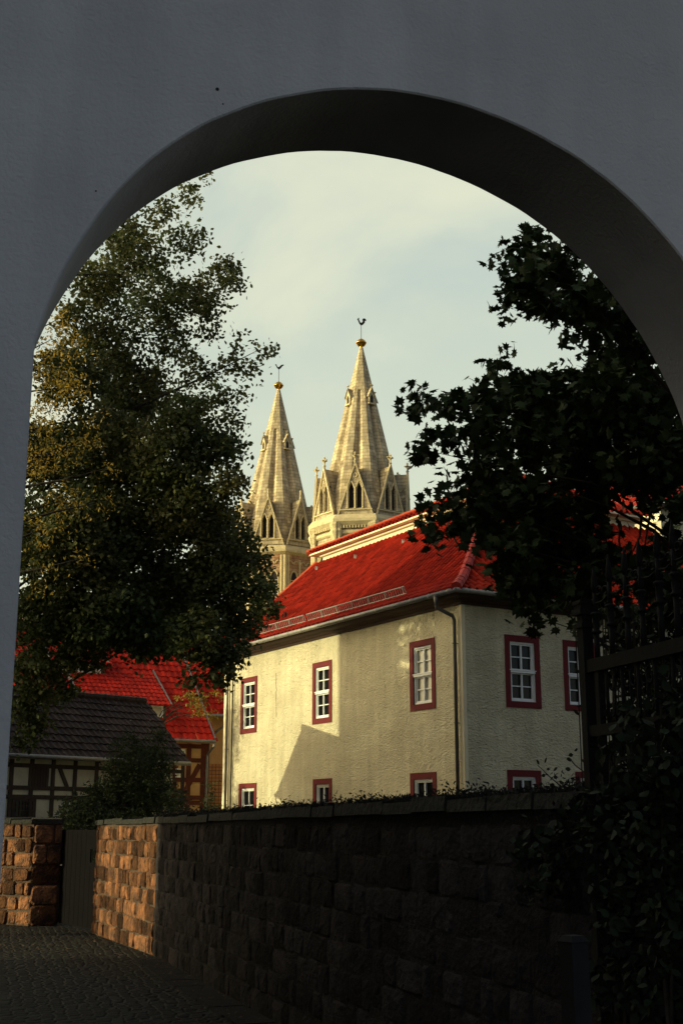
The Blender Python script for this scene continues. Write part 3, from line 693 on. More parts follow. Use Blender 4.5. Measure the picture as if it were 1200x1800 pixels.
# set-back attic band and shallow upper roof
BZ = ZT2+.36; ins = HIN+.06
mb = MB(); mb.box(RC(ins, ins, ZT2-.3), dL*(aL-ins-.35), dR*(bR-ins-.35), V((0,0,BZ-ZT2+.3))); 
mb.box(RC(ins-.10, ins-.10, BZ-.14), dL*(aL-ins-.2), dR*(bR-ins-.2), V((0,0,.07)))
mb.build('attic_band', M['render_band'], hs)
uo = .34; ua0, ub0 = ins-uo, ins-uo; ua1, ub1 = aL-.35+uo+.15, bR-.35+uo+.1
pit = .46; half = (ua1-ua0)/2
U0 = RC(ua0, ub0, BZ+.02)
profU = [(0, 0), (half, half*pit)]
mb = MB(); h2 = (dL+dR).normalized()
tiles(mb, U0, dL, dR, profU, ua1-ua0, planes=[(U0, -hipn), (RC(ua1, ub0, 0), (dL+dR)*1)], tw=.235, course=.34, amp=.085, lift=.022)
ur = mb.build('upper_roof', M['tile'], hs)
mb = MB(); tiles(mb, U0, dR, dL, profU, ub1-ub0, planes=[(U0, hipn)], tw=.235, course=.34, amp=.085, lift=.022)
mb.build('upper_side_roof', M['tile'], hs)
U1 = RC(ua1, ub0, BZ+.02); ap = RC(ua0+half, ub0+half, BZ+half*pit+.02)
mb = MB(); mb.face([U1, ap, RC(ua0+half, ub1, BZ+half*pit), RC(ua1, ub1, BZ+.02)]); mb.build('upper_back_roof', M['tile2'], hs)
mb = MB(); caps(mb, U1+V((0,0,.04)), ap+V((0,0,.06)), .11); caps(mb, U0+V((0,0,.04)), ap+V((0,0,.06)), .11); caps(mb, ap+V((0,0,.06)), RC(ua0+half, ub1, BZ+half*pit+.06), .11)
mb.build('ridge_tiles', M['ridgetile'], ur)
mb = MB(); mb.box(RC(ua0+.02, ub0+.02, BZ-.06), dL*(ua1-ua0-.04), dR*(ub1-ub0-.04), V((0,0,.05))); mb.build('upper_soffit', M['render_band'], hs)
# snow guards above the gutter
def snow(a0, a1):
    q = MB(); h0 = .52; z0 = CZ+.32; n_ = V((0,0,1))
    up = (V((0,0,1))-dR*.35).normalized()
    for z in (.08, .27): q.tube([RC(a0, h0, z0)+up*z, RC(a1, h0, z0)+up*z], .017, 6)
    a = a0
    while a < a1: q.tube([RC(a, h0, z0)+up*.08, RC(a, h0, z0)+up*.27], .008, 4); a += .11
    a = a0+.1
    while a < a1: q.bar(RC(a, h0+.15, z0+.05), RC(a, h0, z0)+up*.28, .03, .012); q.bar(RC(a, h0, z0-.02), RC(a, h0, z0)+up*.28, .03, .012); a += .85
    q.build('snow_guard', M['zinc'], ro)
snow(2.9, 8.1); snow(8.25, 13.3)
# small roof hooks
for (x, y) in ((712, 957), (628, 983), (560, 1003)):
    r = ray(x, y); best = None
    for i in range(60, 400):
        h = HIN*i/400
        for (h0, z0), (h1, z1) in zip(profR[:-1], profR[1:]):
            if h0 <= h <= h1: z = CZ+z0+(z1-z0)*(h-h0)/(h1-h0)
        P0 = RC(0, h, 0); k = (P0).dot(nL)/r.dot(nL); p = V((0,0,CH))+r*k
        if best is None or abs(p.z-z) < best[0]: best = (abs(p.z-z), p)
    p = best[1]; q = MB(); q.bar(p+nL*.02-dR*.05, p+nL*.05+V((0,0,.14)), .05, .03); q.tube([p+V((0,0,.1)), p+nL*.12+V((0,0,.14)), p+nL*.12+V((0,0,.02))], .014, 6); q.build('roof_hook', M['zinc'], ro)

# ------------------------------------------------------------------ neighbour behind on the right
NC = V((11.8, 45, 0)); nb = thing('tall_neighbour_house', 'taller cream house with red roof glimpsed through the maple at right', 'building', NC)
q = MB(); q.box(NC, dL*8, dR*9, V((0,0,13.1))); q.build('wall', M['cream'], nb)
q = MB(); q.box(NC+nL*.35+nR*.3+V((0,0,12.95)), dL*8.6, dR*9.5, V((0,0,.16))); q.build('cornice', M['eave'], nb)
q = MB(); q.box(NC+nL*.03+V((0,0,12.5))+nR*.03, dL*1.1, nL*(-.02), V((0,0,.45))); q.build('corner_band', M['render_band'], nb)
q = MB(); O_ = NC+nL*.42+nR*.35+V((0,0,13.15)); tiles(q, O_, dL, dR, [(0, 0), (4.5, 3.4)], 8.7, sub=4, planes=[(O_, -hipn)], tw=.24); nr_ = q.build('roof', M['tile'], nb)
q = MB(); q.face([O_, O_+dR*9.6, O_+dR*9.6+dL*4.5+V((0,0,3.4)), O_+dR*4.5+dL*4.5+V((0,0,3.4))]); q.build('side_roof', M['tile2'], nb)
q = MB(); p = O_+nL*.06+V((0,0,-.03)); q.tube([p, p+dL*8.7], .07, 8); g = NC+dL*1.9+nL*.47+V((0,0,13.05)); w_ = NC+dL*1.55+nL*.1
q.tube([g, g+V((0,0,-.35)), w_+V((0,0,12.3)), w_+V((0,0,6))], .06, 8); q.build('gutter', M['zinc'], nb, True)

# ------------------------------------------------------------------ old half-timbered shed in the yard
dO = V((.661, .750, 0)).normalized(); nO = V((.750, -.661, 0)).normalized()
EO = V((-.1204*34.75, 34.75, 3.22)); RO = V((-5.6, 36.0, 4.96))
RO = EO - nO*1.89 + V((0,0,1.76)); base = EO-nO*.35-dO*.22; base.z = 0
oh = thing('half_timbered_shed', 'low old half-timbered outbuilding with dark weathered tile roof', 'building', base)
LO = 9.5; q = MB(); q.box(base, -dO*LO, -nO*3.08, V((0,0,3.3)))
q.face([base+V((0,0,3.3)), base-nO*3.08+V((0,0,3.3)), base-nO*1.54+V((0,0,4.75))]); q.build('wall', M['dimcream'], oh)
q = MB(); O_ = EO.copy(); O_ = EO-dO*LO
tiles(q, O_-V((0,0,0)), dO, -nO, [(0, 0), (1.89, 1.76)], LO, tw=.2, course=.29, amp=.022, lift=.035, sub=4)
orf = q.build('roof', M['oldtile'], oh)
q = MB(); F_ = EO-nO*3.78; a_ = O_-nO*3.78; tiles(q, F_, -dO, nO, [(0, 0), (1.89, 1.76)], LO, tw=.2, course=.4, amp=.022, lift=.035, sub=3); q.build('back_roof', M['oldtile'], oh)
q = MB(); caps(q, RO-dO*LO+V((0,0,.03)), RO+V((0,0,.03)), .10); q.build('ridge_tiles', M['oldtile'], orf)
q = MB(); g = EO+nO*.05+V((0,0,-.02)); q.tube([g-dO*LO, g+dO*.05], .055, 8); q.tube([F_-nO*.05+dO*.03, F_-nO*.05-dO*LO], .055, 8)
f2 = F_-nO*.05-dO*.1; q.tube([f2, f2+V((0,0,-.15)), f2+nO*.3+V((0,0,-.55)), f2+nO*.3+V((0,0,-3.1))], .035, 8)
q.build('gutter', M['zinc'], oh, True)
q = MB(); W0 = base+nO*.0
def tb(mb, x0, y0, x1, y1, wd, P0=None, n=None, pr=.03):
    P0 = base if P0 is None else P0; n = nO if n is None else n
    a, b = hit(x0, y0, P0, n), hit(x1, y1, P0, n); mb.bar(a+n*(pr/2-.005), b+n*(pr/2-.005), wd, pr+.01, up=n)
def vert(mb, x, yt, yb, wd, P0=None, n=None, pr=.03):
    P0_ = base if P0 is None else P0; n_ = nO if n is None else n
    a = hit(x, yb, P0_, n_); zt = hit(x, yt, P0_, n_).z; z0 = a.z; a.z = zt; b = a.copy(); b.z = z0
    mb.bar(a+n_*(pr/2-.005), b+n_*(pr/2-.005), wd, pr+.01, up=n_)
def horiz(mb, x0, x1, y, xr, wd, P0=None, n=None, pr=.03):
    P0_ = base if P0 is None else P0; n_ = nO if n is None else n
    z = hit(xr, y, P0_, n_).z; a = hit(x0, y, P0_, n_); b = hit(x1, y, P0_, n_); a.z = b.z = z
    mb.bar(a+n_*(pr/2-.002), b+n_*(pr/2-.002), wd, pr+.016, up=n_)
for x in (-60, 14, 50, 88, 127, 165, 204, 243, 282, 318): vert(q, x, 1334, 1460, .105)
for y in (1346, 1385, 1401, 1441): horiz(q, -110, 322, y, 60, .10)
tb(q, 103, 1345, 118, 1384, .1); tb(q, 120, 1404, 108, 1440, .1); tb(q, 215, 1345, 235, 1384, .1)
q.build('timber_frame', M['timber'], oh)
def plate(mb, x0, x1, yt, yb, P0, n, o0, o1):
    xm = (x0+x1)/2; a, b = hit(x0, yt, P0, n), hit(x1, yt, P0, n); zt, zb = hit(xm, yt, P0, n).z, hit(xm, yb, P0, n).z
    a.z = b.z = zb; mb.box(a+n*o0, b-a, n*(o1-o0), V((0,0,zt-zb))); return a, b, zb, zt
q = MB(); a, b, zb, zt = plate(q, 52, 86, 1348, 1383, base, nO, -.01, .035)
for k in range(1, 7): q.box(a+(b-a)*k/7+nO*.036-dO*.008, dO*.016, nO*.008, V((0,0,zt-zb)))
q.build('shutter', M['timber'], oh)
q = MB(); a, b, zb, zt = plate(q, 22, 64, 1403, 1440, base, nO, -.01, .02); wo = q.build('window', M['timber'], oh)
q = MB(); u = (b-a).normalized(); w_ = (b-a).length; q.box(a+u*.1+nO*.021+V((0,0,.08)), u*(w_-.2), nO*.006, V((0,0,zt-zb-.16))); q.build('pane', M['glass'], wo)
q = MB()
for k in range(1, 5): q.box(a+u*(.1+(w_-.2)*k/5-.01)+nO*.027+V((0,0,.08)), u*.02, nO*.012, V((0,0,zt-zb-.16)))
for k in (1, 2): q.box(a+u*.1+nO*.0275+V((0,0,.08+(zt-zb-.16)*k/3)), u*(w_-.2), nO*.013, V((0,0,.02)))
q.build('muntins', M['timber'], wo)

# ------------------------------------------------------------------ red-roofed half-timbered house
dH = V((.889, .458, 0)).normalized(); nH = V((.458, -.889, 0)).normalized()
HC = V((-4.98, 46, 0)); EZ = 4.52
rh = thing('red_roof_house', 'half-timbered ochre house with oxblood beams and red tile roof behind the shed', 'building', HC)
q = MB(); q.box(HC, -dH*12, -nH*8.6, V((0,0,EZ))); q.face([HC+V((0,0,EZ)), HC-nH*8.6+V((0,0,EZ)), HC-nH*4.3+V((0,0,EZ+4.2))]); q.build('wall', M['orange'], rh)
q = MB(); O_ = HC+nH*.4+dH*.28-dH*12.4+V((0,0,EZ)); tiles(q, O_, dH, -nH, [(0, 0), (4.7, 4.5)], 12.4, tw=.25, course=.36, amp=.035, lift=.04, sub=5); rr = q.build('roof', M['tile2'], rh)
ex = HC+nH*.4+dH*.28+V((0,0,EZ))
q = MB(); q.face([ex-nH*4.7+V((0,0,4.5)), ex-nH*9.4, ex-nH*9.4-dH*12.4, ex-nH*4.7-dH*12.4+V((0,0,4.5))]); q.build('back_roof', M['tile2'], rh)
q = MB(); caps(q, ex-nH*4.7-dH*12.4+V((0,0,4.55)), ex-nH*4.7+V((0,0,4.55)), .12); q.build('ridge_tiles', M['tile2'], rr)
q = MB(); q.bar(ex+V((0,0,.05)), ex-nH*4.7+V((0,0,4.55)), .05, .12); g = ex+nH*.05+V((0,0,-.03)); q.tube([g, g-dH*12.4], .06, 8)
q.tube([g-dH*.05, g-dH*.05-V((0,0,.15)), HC+dH*.12+nH*.06+V((0,0,EZ-.5)), HC+dH*.12+nH*.06], .045, 8); q.build('gutter', M['zinc'], rh)
q = MB()
for x in (357,): vert(q, x, 1307, 1450, .30, HC, nH)
for x in (328.5, 304): vert(q, x, 1307, 1450, .17, HC, nH)
for y in (1312, 1336.5, 1371, 1402, 1411): horiz(q, 280, 357, y, 340, .15, HC, nH)
tb(q, 351, 1344, 324, 1393, .17, HC, nH, .034)
q.build('timber_frame', M['redtimber'], rh)
for (x0, x1, yt, yb) in ((315, 325.5, 1317, 1329), (308, 322.5, 1351, 1367.5)):
    q = MB(); a, b, zb, zt = plate(q, x0, x1, yt, yb, HC, nH, -.01, .03); wo = q.build('window', M['white'], rh)
    q = MB(); u = (b-a).normalized(); w_ = (b-a).length
    for k in range(2): q.box(a+u*(.05+k*(w_-.07)/2)+nH*.031+V((0,0,.07)), u*((w_-.07)/2-.03), nH*.005, V((0,0,zt-zb-.14)))
    q.build('pane', M['curtain'] if yt > 1340 else M['glass'], wo)
# shed dormers on the roof
def onroof(x, y):
    n = (V((0,0,4.7))+nH*4.5).normalized(); return hit(x, y, ex, n)
for (xl, xr, yb, ht, dep) in ((152, 181, 1190, .42, .1), (262, 291, 1264, .5, .1)):
    p0, p1 = onroof(xl, yb), onroof(xr, yb); p1.z = p0.z = (p0.z+p1.z)/2; wd = 3.1 if xl > 200 else 1.9
    B_r = p1.copy(); B_l = B_r-dH*wd
    zr = B_r.z; t = 4.5/4.7; fh = .50; bk_ = 1.45    # front height, how far back the flatter roof runs before it meets the slope
    top_in = 1.9; slope2 = (top_in*t-fh)/top_in
    o = MB(); fr = B_l.copy(); 
    o.hexa([B_l-V((0,0,.15)), B_l-nH*.6-V((0,0,.15)), B_r-nH*.6-V((0,0,.15)), B_r-V((0,0,.15))][::-1]+[B_l+V((0,0,fh)), B_l-nH*.6+V((0,0,fh+.2)), B_r-nH*.6+V((0,0,fh+.2)), B_r+V((0,0,fh))][::-1])
    dm = o.build('dormer', M['timber'], rh)
    o = MB(); o.face([B_r+V((0,0,-.05)), B_r+V((0,0,fh)), B_r-nH*top_in+V((0,0,top_in*t+.02))]); o.build('cheek', M['eave'], dm); o = MB(); o.face([B_l+V((0,0,-.05)), B_l+V((0,0,fh)), B_l-nH*top_in+V((0,0,top_in*t+.02))]); o.build('cheek', M['eave'], dm)
    o = MB(); Os = B_l+nH*.25-dH*.12+V((0,0,fh-.02)); tiles(o, Os, dH, -nH, [(0, 0), (top_in+.35, (top_in*t-fh)+.12)], wd+.24, tw=.19, course=.3, sub=4, amp=.026, lift=.03); o.build('dormer_roof', M['tile2'], dm)
    o = MB(); o.bar(Os+dH*(wd+.26), Os+dH*(wd+.26)-nH*(top_in+.35)+V((0,0,(top_in*t-fh)+.17)), .04, .10); o.build('flashing', M['zinc'], dm); o = MB(); o.bar(Os-dH*.03, Os-dH*.03-nH*(top_in+.35)+V((0,0,(top_in*t-fh)+.2)), .06, .14); o.build('flashing', M['zinc'], dm)
    o = MB(); a = B_r-dH*.95+V((0,0,.06)); u = dH
    for (ua_, ub_, za, zb) in ((0, .85, 0, .06), (0, .85, .36, .42), (0, .07, .06, .36), (.78, .85, .06, .36)): o.box(a+u*ua_+nH*.0+V((0,0,za)), u*(ub_-ua_), nH*.03, V((0,0,zb-za)))
    if xl < 200:
        for (ua_, ub_, za, zb) in ((-.9, -.05, 0, .06), (-.9, -.05, .36, .42), (-.9, -.83, .06, .36), (-.12, -.05, .06, .36)): o.box(a+u*ua_+V((0,0,za)), u*(ub_-ua_), nH*.03, V((0,0,zb-za)))
    o.build('window_frame', M['white'], dm)
    o = MB(); o.box(a+u*.07+nH*.004+V((0,0,.06)), u*.71, nH*.008, V((0,0,.3))); 
    if xl < 200: o.box(a-u*.83+nH*.004+V((0,0,.06)), u*.71, nH*.008, V((0,0,.3)))
    o.build('pane', M['curtain'], dm)

# ochre house squeezed between
OC = V((-2.6, 50.6, 0)); dQ = V((.98, .2, 0)).normalized(); nQ = V((.2, -.98, 0)).normalized(); QZ = 5.75
oc = thing('ochre_house', 'narrow ochre house with red roof squeezed behind the corner house edge', 'building', OC)
q = MB(); q.box(OC, -dQ*9, -nQ*7, V((0,0,QZ))); q.build('wall', M['orange'], oc)
q = MB(); q.box(V((0,0,0)), V((-2.9,0,0)), V((0,.006,0)), V((0,0,3.9))); 
g = q.build('tile_hanging', M['grid'], oc, origin=(0,0,0)); g.location = OC+nQ*.02-V(oc.location); g.rotation_euler = (0, 0, math.atan2(dQ.y, dQ.x))
q = MB(); ox = OC+nQ*.4+dQ*.2+V((0,0,QZ)); tiles(q, ox-dQ*9.4, dQ, -nQ, [(0, 0), (3.7, 3.7)], 9.4, tw=.24, course=.34, amp=.03, sub=4); qr = q.build('roof', M['tile2'], oc)
q = MB(); q.face([ox-nQ*3.7+V((0,0,3.7)), ox-nQ*7.4, ox-nQ*7.4-dQ*9.4, ox-nQ*3.7-dQ*9.4+V((0,0,3.7))]); q.build('back_roof', M['tile2'], oc)
q = MB(); g = ox+nQ*.05; q.tube([g, g-dQ*9.4], .065, 8); gx = hit(372, 1266, OC, nQ); gx = V((gx.x, gx.y, 0)); q.tube([gx+dQ*.5+nQ*.42+V((0,0,QZ-.05)), gx+dQ*.45+nQ*.38+V((0,0,QZ-.4)), gx+nQ*.1+V((0,0,QZ-.75)), gx-dQ*.1+nQ*.07+V((0,0,QZ-1.1)), gx-dQ*.1+nQ*.07], .05, 8); q.build('gutter', M['zinc'], oc, True)
nn = (V((0,0,1))+nQ).normalized()
q = MB(); p = hit(333.5, 1226, ox+nn*.12, nn); p2 = hit(343.5, 1226, ox+nn*.12, nn); up_ = (V((0,0,1))-nQ).normalized(); w_ = (p2-p).length
q.box(p, dQ*w_, up_*1.0, nn*-.2); sk = q.build('skylight', M['zinc'], oc)
q = MB(); q.box(p+dQ*.05+up_*.05+nn*.002, dQ*(w_-.1), up_*.9, nn*.006); q.build('pane', M['glass'], sk)

# shading neighbours outside the picture on the left, and an added shade block on the right
block('lane_house', 'grey rendered house on the near left side of the lane', (-10.5, 14.95, 0), V((-.985, -.174, 0))*12, V((0, -27, 0)), 15, M['plain'])
block('facade_shade_block', 'unseen block added on the right to shade the side facade', (8.6, 9, 0), V((12, 0, 0)), V((0, 13, 0)), 19, M['plain'])  # unseen block, added to cut sky light on the side facade
block('tall_town_house', 'tall cream town house beyond the yards on the left', (-25.6, 30.5, 0), V((-.985, -.174, 0))*10, V((0, -2.9, 0)), 16.5, M['render_band'])
# ------------------------------------------------------------------ minster towers
PH = math.radians(13.6)
def tower(name, label, X, Y, style):
    B = V((X, Y, 0)); t = thing(name, label, 'tower', B)
    R = 5.0; AP_ = R*math.cos(math.pi/8); ZB = 30.5
    def cdir(k, off=0): a = PH+k*math.pi/4+off; return V((math.sin(a), -math.cos(a), 0))
    def ring(r, z, off=0): return [B+cdir(k, off)*r+V((0,0,z)) for k in range(8)]
    stone = M['tower']; trim = M['towertrim']
    # shaft
    q = MB()
    def oct_(r0, z0, r1, z1, cap=False):
        a, b = ring(r0, z0), ring(r1, z1)
        for k in range(8): q.face([a[k], a[(k+1) % 8], b[(k+1) % 8], b[k]])
        if cap: q.face(b)
    oct_(4.86, 0, 4.86, ZB, True)
    q.build('shaft', stone if style == 'R' else M['towerred'], t)
    q = MB()
    if style == 'R': levels = [(5.15, 29.6, 5.5, 29.95), (5.5, 29.95, 5.5, 30.22), (5.5, 30.22, 5.1, 30.7)], [(4.95, 28.7, 5.12, 28.85), (5.12, 28.85, 5.12, 29.1), (5.12, 29.1, 4.95, 29.2)]
    else: levels = [(4.9, 29.5, 5.25, 29.75), (5.25, 29.75, 5.25, 29.95), (5.25, 29.95, 5.0, 30.5)], [(4.9, 21.2, 5.15, 21.4), (5.15, 21.4, 5.15, 21.6), (5.15, 21.6, 4.9, 22)]
    for grp in levels:
        for (r0, z0, r1, z1) in grp: oct_(r0, z0, r1, z1)
    if style == 'R':   # dentil course
        for k in range(8):
            a, b = cdir(k)*5.1, cdir(k+1)*5.1; d = (b-a).normalized(); n = (a+b).normalized()
            for i in range(13): p = B+a+(b-a)*((i+.7)/13.4)+V((0,0,29.32)); q.box(p-n*.15, d*.15, n*.32, V((0,0,.26)))
    q.build('cornice', trim, t)
    # corner shafts with capitals
    for k in range(8):
        q = MB(); c = cdir(k)
        tg = V((-c.y, c.x, 0))
        for o_, rr in ((0, .22), (.36, .14), (-.36, .14)):
            p = B+c*(4.98-abs(o_)*.22)+tg*o_
            q.tube([p+V((0,0,18)), p+V((0,0,27.9 if style == 'R' else 29.4))], rr, 8)
            if style == 'R':
                q.lathe(p, [(rr, 27.9), (rr*1.15, 28.1), (rr*1.1, 28.3), (rr*2.1, 28.9), (rr*2.3, 29.05), (rr*1.6, 29.3), (rr*2.4, 29.7), (rr*2.2, 30.1)], 8)
                q.lathe(p, [(rr*1.3, 22.8), (rr*1.5, 22.9), (rr*1.3, 23)], 8)
            else: q.lathe(p, [(rr*1.4, 24.7), (rr*1.6, 24.8), (rr*1.4, 24.9)], 8)
        q.build('corner_shaft', trim, t)
    # storey below the gables
    for k in range(8):
        m = cdir(k, math.pi/8); d = V((-m.y, m.x, 0)); P0 = B+m*(4.86*math.cos(math.pi/8))
        if m.y > .6: continue
        def lancet(w_, z0, zs_, zt, cx, o, inset=0):
            pts = [P0+m*o+d*(cx-w_)+V((0,0,z0)), P0+m*o+d*(cx+w_)+V((0,0,z0))]
            for i in range(7): a = i/6; pts.append(P0+m*o+d*(cx+w_*(1-a**1.6))+V((0,0,zs_+(zt-zs_)*math.sin(a*math.pi/2)**.9)))
            for i in range(1, 7): a = 1-i/6; pts.append(P0+m*o+d*(cx-w_*(1-a**1.6))+V((0,0,zs_+(zt-zs_)*math.sin(a*math.pi/2)**.9)))
            return pts
        def arcframe(qq, w_, z0, zs_, zt, cx, o, r_):
            pts = lancet(w_, z0, zs_, zt, cx, o); qq.tube(pts[1:]+[pts[0]], r_, 5)
        wq = MB()
        if style == 'R':
            wq.prism(lancet(1.05, 19.6, 25, 27.2, 0, .02), m*.02)
            wo = wq.build('window', M['void'], t); q = MB()
            arcframe(q, 1.12, 19.6, 25, 27.35, 0, .06, .12); arcframe(q, 1.38, 19.6, 25.2, 27.8, 0, .05, .09)
            q.tube([P0+m*.08+V((0,0,19.6)), P0+m*.08+V((0,0,25.2))], .09, 6)
            for s_ in (-.5, .5): arcframe(q, .45, 19.6, 24.2, 25.3, s_, .07, .07)
            for i in range(10): a = i*math.pi/5; q.tube([P0+m*.07+d*math.cos(a)*.38+V((0,0,25.9+math.sin(a)*.38)), P0+m*.07+d*math.cos(a+.7)*.38+V((0,0,25.9+math.sin(a+.7)*.38))], .06, 4)
            q.build('tracery', trim, wo)
        else:
            for s_ in (-.72, .72): wq.prism(lancet(.42, 22.6, 26.6, 27.6, s_, .02), m*.02)
            wo = wq.build('window', M['void'], t); q = MB()
            for s_ in (-.72, .72):
                arcframe(q, .50, 22.6, 26.6, 27.75, s_, .05, .09)
                for i in range(14): q.box(P0+m*.045+d*(s_-.38)+V((0,0,22.8+i*.3)), d*.76, m*.03, V((0,0,.05)))
            q.tube([P0+m*.1+V((0,0,22.6)), P0+m*.1+V((0,0,29))], .11, 6)
            for i in range(4):
                c0 = -1.2+i*.8
                for j in range(6):
                    a, b = math.pi*j/6, math.pi*(j+1)/6
                    q.tube([P0+m*.06+d*(c0+math.cos(a)*.34)+V((0,0,28.5+math.sin(a)*.34)), P0+m*.06+d*(c0+math.cos(b)*.34)+V((0,0,28.5+math.sin(b)*.34))], .07, 4)
            q.build('tracery', trim, wo)
    # gables
    sp0, sp1 = (4.72, ZB), (.20, 49.6)
    def sr(z): return sp0[0]+(sp1[0]-sp0[0])*(z-sp0[1])/(sp1[1]-sp0[1])
    gz = 35.75; hw = 1.68
    for k in range(8):
        m = cdir(k, math.pi/8); d = V((-m.y, m.x, 0)); P0 = B+m*(5.02*math.cos(math.pi/8))
        q = MB()
        def GP(u, z, o=0): return P0+d*u+m*o+V((0,0,z))
        z0 = ZB+.05
        # gable wall around two lancets: build as polygon strips with real openings
        ops = [(-.62, -.14), (.14, .62)]; oz0, ozs, ozt = 31.35, 33.3, 33.95
        def gh(u): return z0+(gz-z0)*(1-abs(u)/hw)
        us = [-hw, -.9, -.62, -.38, -.14, 0, .14, .38, .62, .9, hw]
        def topo(u):
            for a, b in ops:
                if a-1e-6 <= u <= b+1e-6:
                    c = (a+b)/2; return ozs+(ozt-ozs)*(1-abs(u-c)/((b-a)/2))**.6
            return None
        for i in range(len(us)-1):
            a, b = us[i], us[i+1]; mid = (a+b)/2; inside = any(x < mid < y for x, y in ops)
            if not inside: q.face([GP(a, z0), GP(b, z0), GP(b, gh(b)), GP(a, gh(a))])
            else:
                q.face([GP(a, z0), GP(b, z0), GP(b, oz0), GP(a, oz0)]); q.face([GP(a, topo(a)), GP(b, topo(b)), GP(b, gh(b)), GP(a, gh(a))])
                q.face([GP(a, topo(a)), GP(a, topo(a), -.35), GP(b, topo(b), -.35), GP(b, topo(b))])
        for a, b in ops:
            for u in (a, b): q.face([GP(u, oz0), GP(u, ozs), GP(u, ozs, -.35), GP(u, oz0, -.35)])
            q.face([GP(a, oz0), GP(b, oz0), GP(b, oz0, -.35), GP(a, oz0, -.35)])
        # saddle roof running back into the spire
        rg0 = GP(0, gz, 0); back = B+m*(sr(gz)*.6)+V((0,0,gz))
        for s_ in (-1, 1):
            e0 = GP(s_*hw, z0, 0); e1 = B+m*(sr(z0)*.60)+d*(s_*hw*.55)+V((0,0,z0))
            q.face([rg0, e0, e1, back])
        gb = q.build('gable', stone, t)
        q = MB()
        for a, b in ops: q.face([GP(a-.02, oz0, -.34), GP(b+.02, oz0, -.34), GP(b+.02, ozt+.02, -.34), GP(a-.02, ozt+.02, -.34)])
        for a, b in ops:
            for i in range(8): q.box(GP(a, oz0+.1+i*.28, -.3), d*(b-a), m*.05, V((0,0,.05)))
        q.build('louvres', M['void'], gb)
        q = MB()
        for s_ in (-1, 1):
            a = GP(s_*(hw+.06), z0-.05, .02); b = GP(0, gz+.12, .02); q.bar(a, b, .13, .2, up=m)
        for u in (-.74, 0, .74): 
            q.tube([GP(u, oz0, .05), GP(u, ozs+.05, .05)], .075, 6); q.lathe(GP(u, 0, .05), [(.08, ozs-.1), (.14, ozs+.05), (.14, ozs+.12)], 6); q.lathe(GP(u, 0, .05), [(.13, oz0-.08), (.08, oz0+.1)], 6)
        for a_, b_ in ops:
            c = (a_+b_)/2; w2 = (b_-a_)/2+.05; pts = [GP(c-w2, ozs, .04)]+[GP(c+w2*x, ozs+(ozt+.08-ozs)*(1-abs(x))**.6, .04) for x in (-.8,-.5,-.25,0,.25,.5,.8)]+[GP(c+w2, ozs, .04)]; q.tube(pts, .06, 5)
        q.bar(GP(-hw, oz0-.2, .06), GP(hw, oz0-.2, .06), .12, .16, up=m)
        a0 = GP(0, 0, .03)
        for i in range(6): an = i*math.pi/3; q.tube([a0+d*math.cos(an)*.2+V((0,0,34.6+math.sin(an)*.24)), a0+d*math.cos(an+1.05)*.2+V((0,0,34.6+math.sin(an+1.05)*.24))], .045, 4)
        q.build('moulding', trim, gb)
        # crocketed finial
        q = MB(); f0 = GP(0, 0, 0)
        if style == 'R':
            q.lathe(f0, [(.14, gz-.2), (.10, gz+.22), (.17, gz+.28), (.17, gz+.34), (.08, gz+.38), (.08, gz+.6), (.14, gz+.68), (.22, gz+.85), (.10, gz+.93), (.08, gz+1.04), (.13, gz+1.1), (.04, gz+1.25)], 8)
            for s_ in (-1, 1):
                q.bar(f0+V((0,0,gz+.72)), f0+d*s_*.36+V((0,0,gz+.9)), .12, .14, up=m); q.bar(f0+V((0,0,gz+.7)), f0+m*s_*.3+V((0,0,gz+.88)), .12, .12, up=d)
        else: q.lathe(f0, [(.16, gz-.3), (.12, gz+.4), (.17, gz+.46), (.10, gz+.52), (.10, gz+.75), (.15, gz+.85), (.08, gz+1.0)], 8)
        q.build('finial', trim, gb)
    # folded spire
    q = MB(); zf = 44.6
    def sec(z, ind):
        pts = []
        for k in range(8):
            a, b = cdir(k)*sr(z), cdir(k+1)*sr(z)
            for f_ in (0, .30, .5, .70):
                p = a+(b-a)*f_
                if f_ == .5: p = p*(1-ind/max(sr(z)*.92, .1))
                pts.append(B+p+V((0,0,z)))
        return pts
    zz = [ZB-.1, 35, 40, 43, zf-.02, zf, 47, 49.6]; dd_ = [.62, .52, .38, .26, .18, .0, 0, 0]
    S_ = [sec(z, i) for z, i in zip(zz, dd_)]
    for i in range(len(zz)-1):
        for k in range(32): k2 = (k+1) % 32; q.face([S_[i][k], S_[i][k2], S_[i+1][k2], S_[i+1][k]])
    q.face(S_[-1]); sp = q.build('spire', stone, t)
    q = MB()
    for k in range(8):
        pts = [B+cdir(k)*(sr(z)+.01)+V((0,0,z)) for z in (ZB+3, zf)]
    # little dormers
    for k in (0, 2, 4, 6) if style == 'R' else (0, 2, 4, 6):
        kk = k
        m = cdir(kk, math.pi/8); d = V((-m.y, m.x, 0)); z0 = 43.1 if style == 'R' else 42.2; r0 = sr(z0)*.92
        P0 = B+m*(r0+.12); hw2, hh = .32, .8
        def DP(u, z, o=0): return P0+d*u+m*o+V((0,0,z0+z))
        q = MB(); q.face([DP(-hw2, 0), DP(hw2, 0), DP(hw2, hh), DP(0, hh+.75), DP(-hw2, hh)])
        for s_ in (-1, 1):
            q.face([DP(s_*hw2, 0), DP(s_*hw2, hh), DP(s_*hw2, hh, -.6), DP(s_*hw2, 0, -.3)])
        q.box(DP(-.44, -.14, -.2), d*.88, m*.32, V((0,0,.14)))
        do = q.build('spire_dormer', trim, sp)
        q = MB()
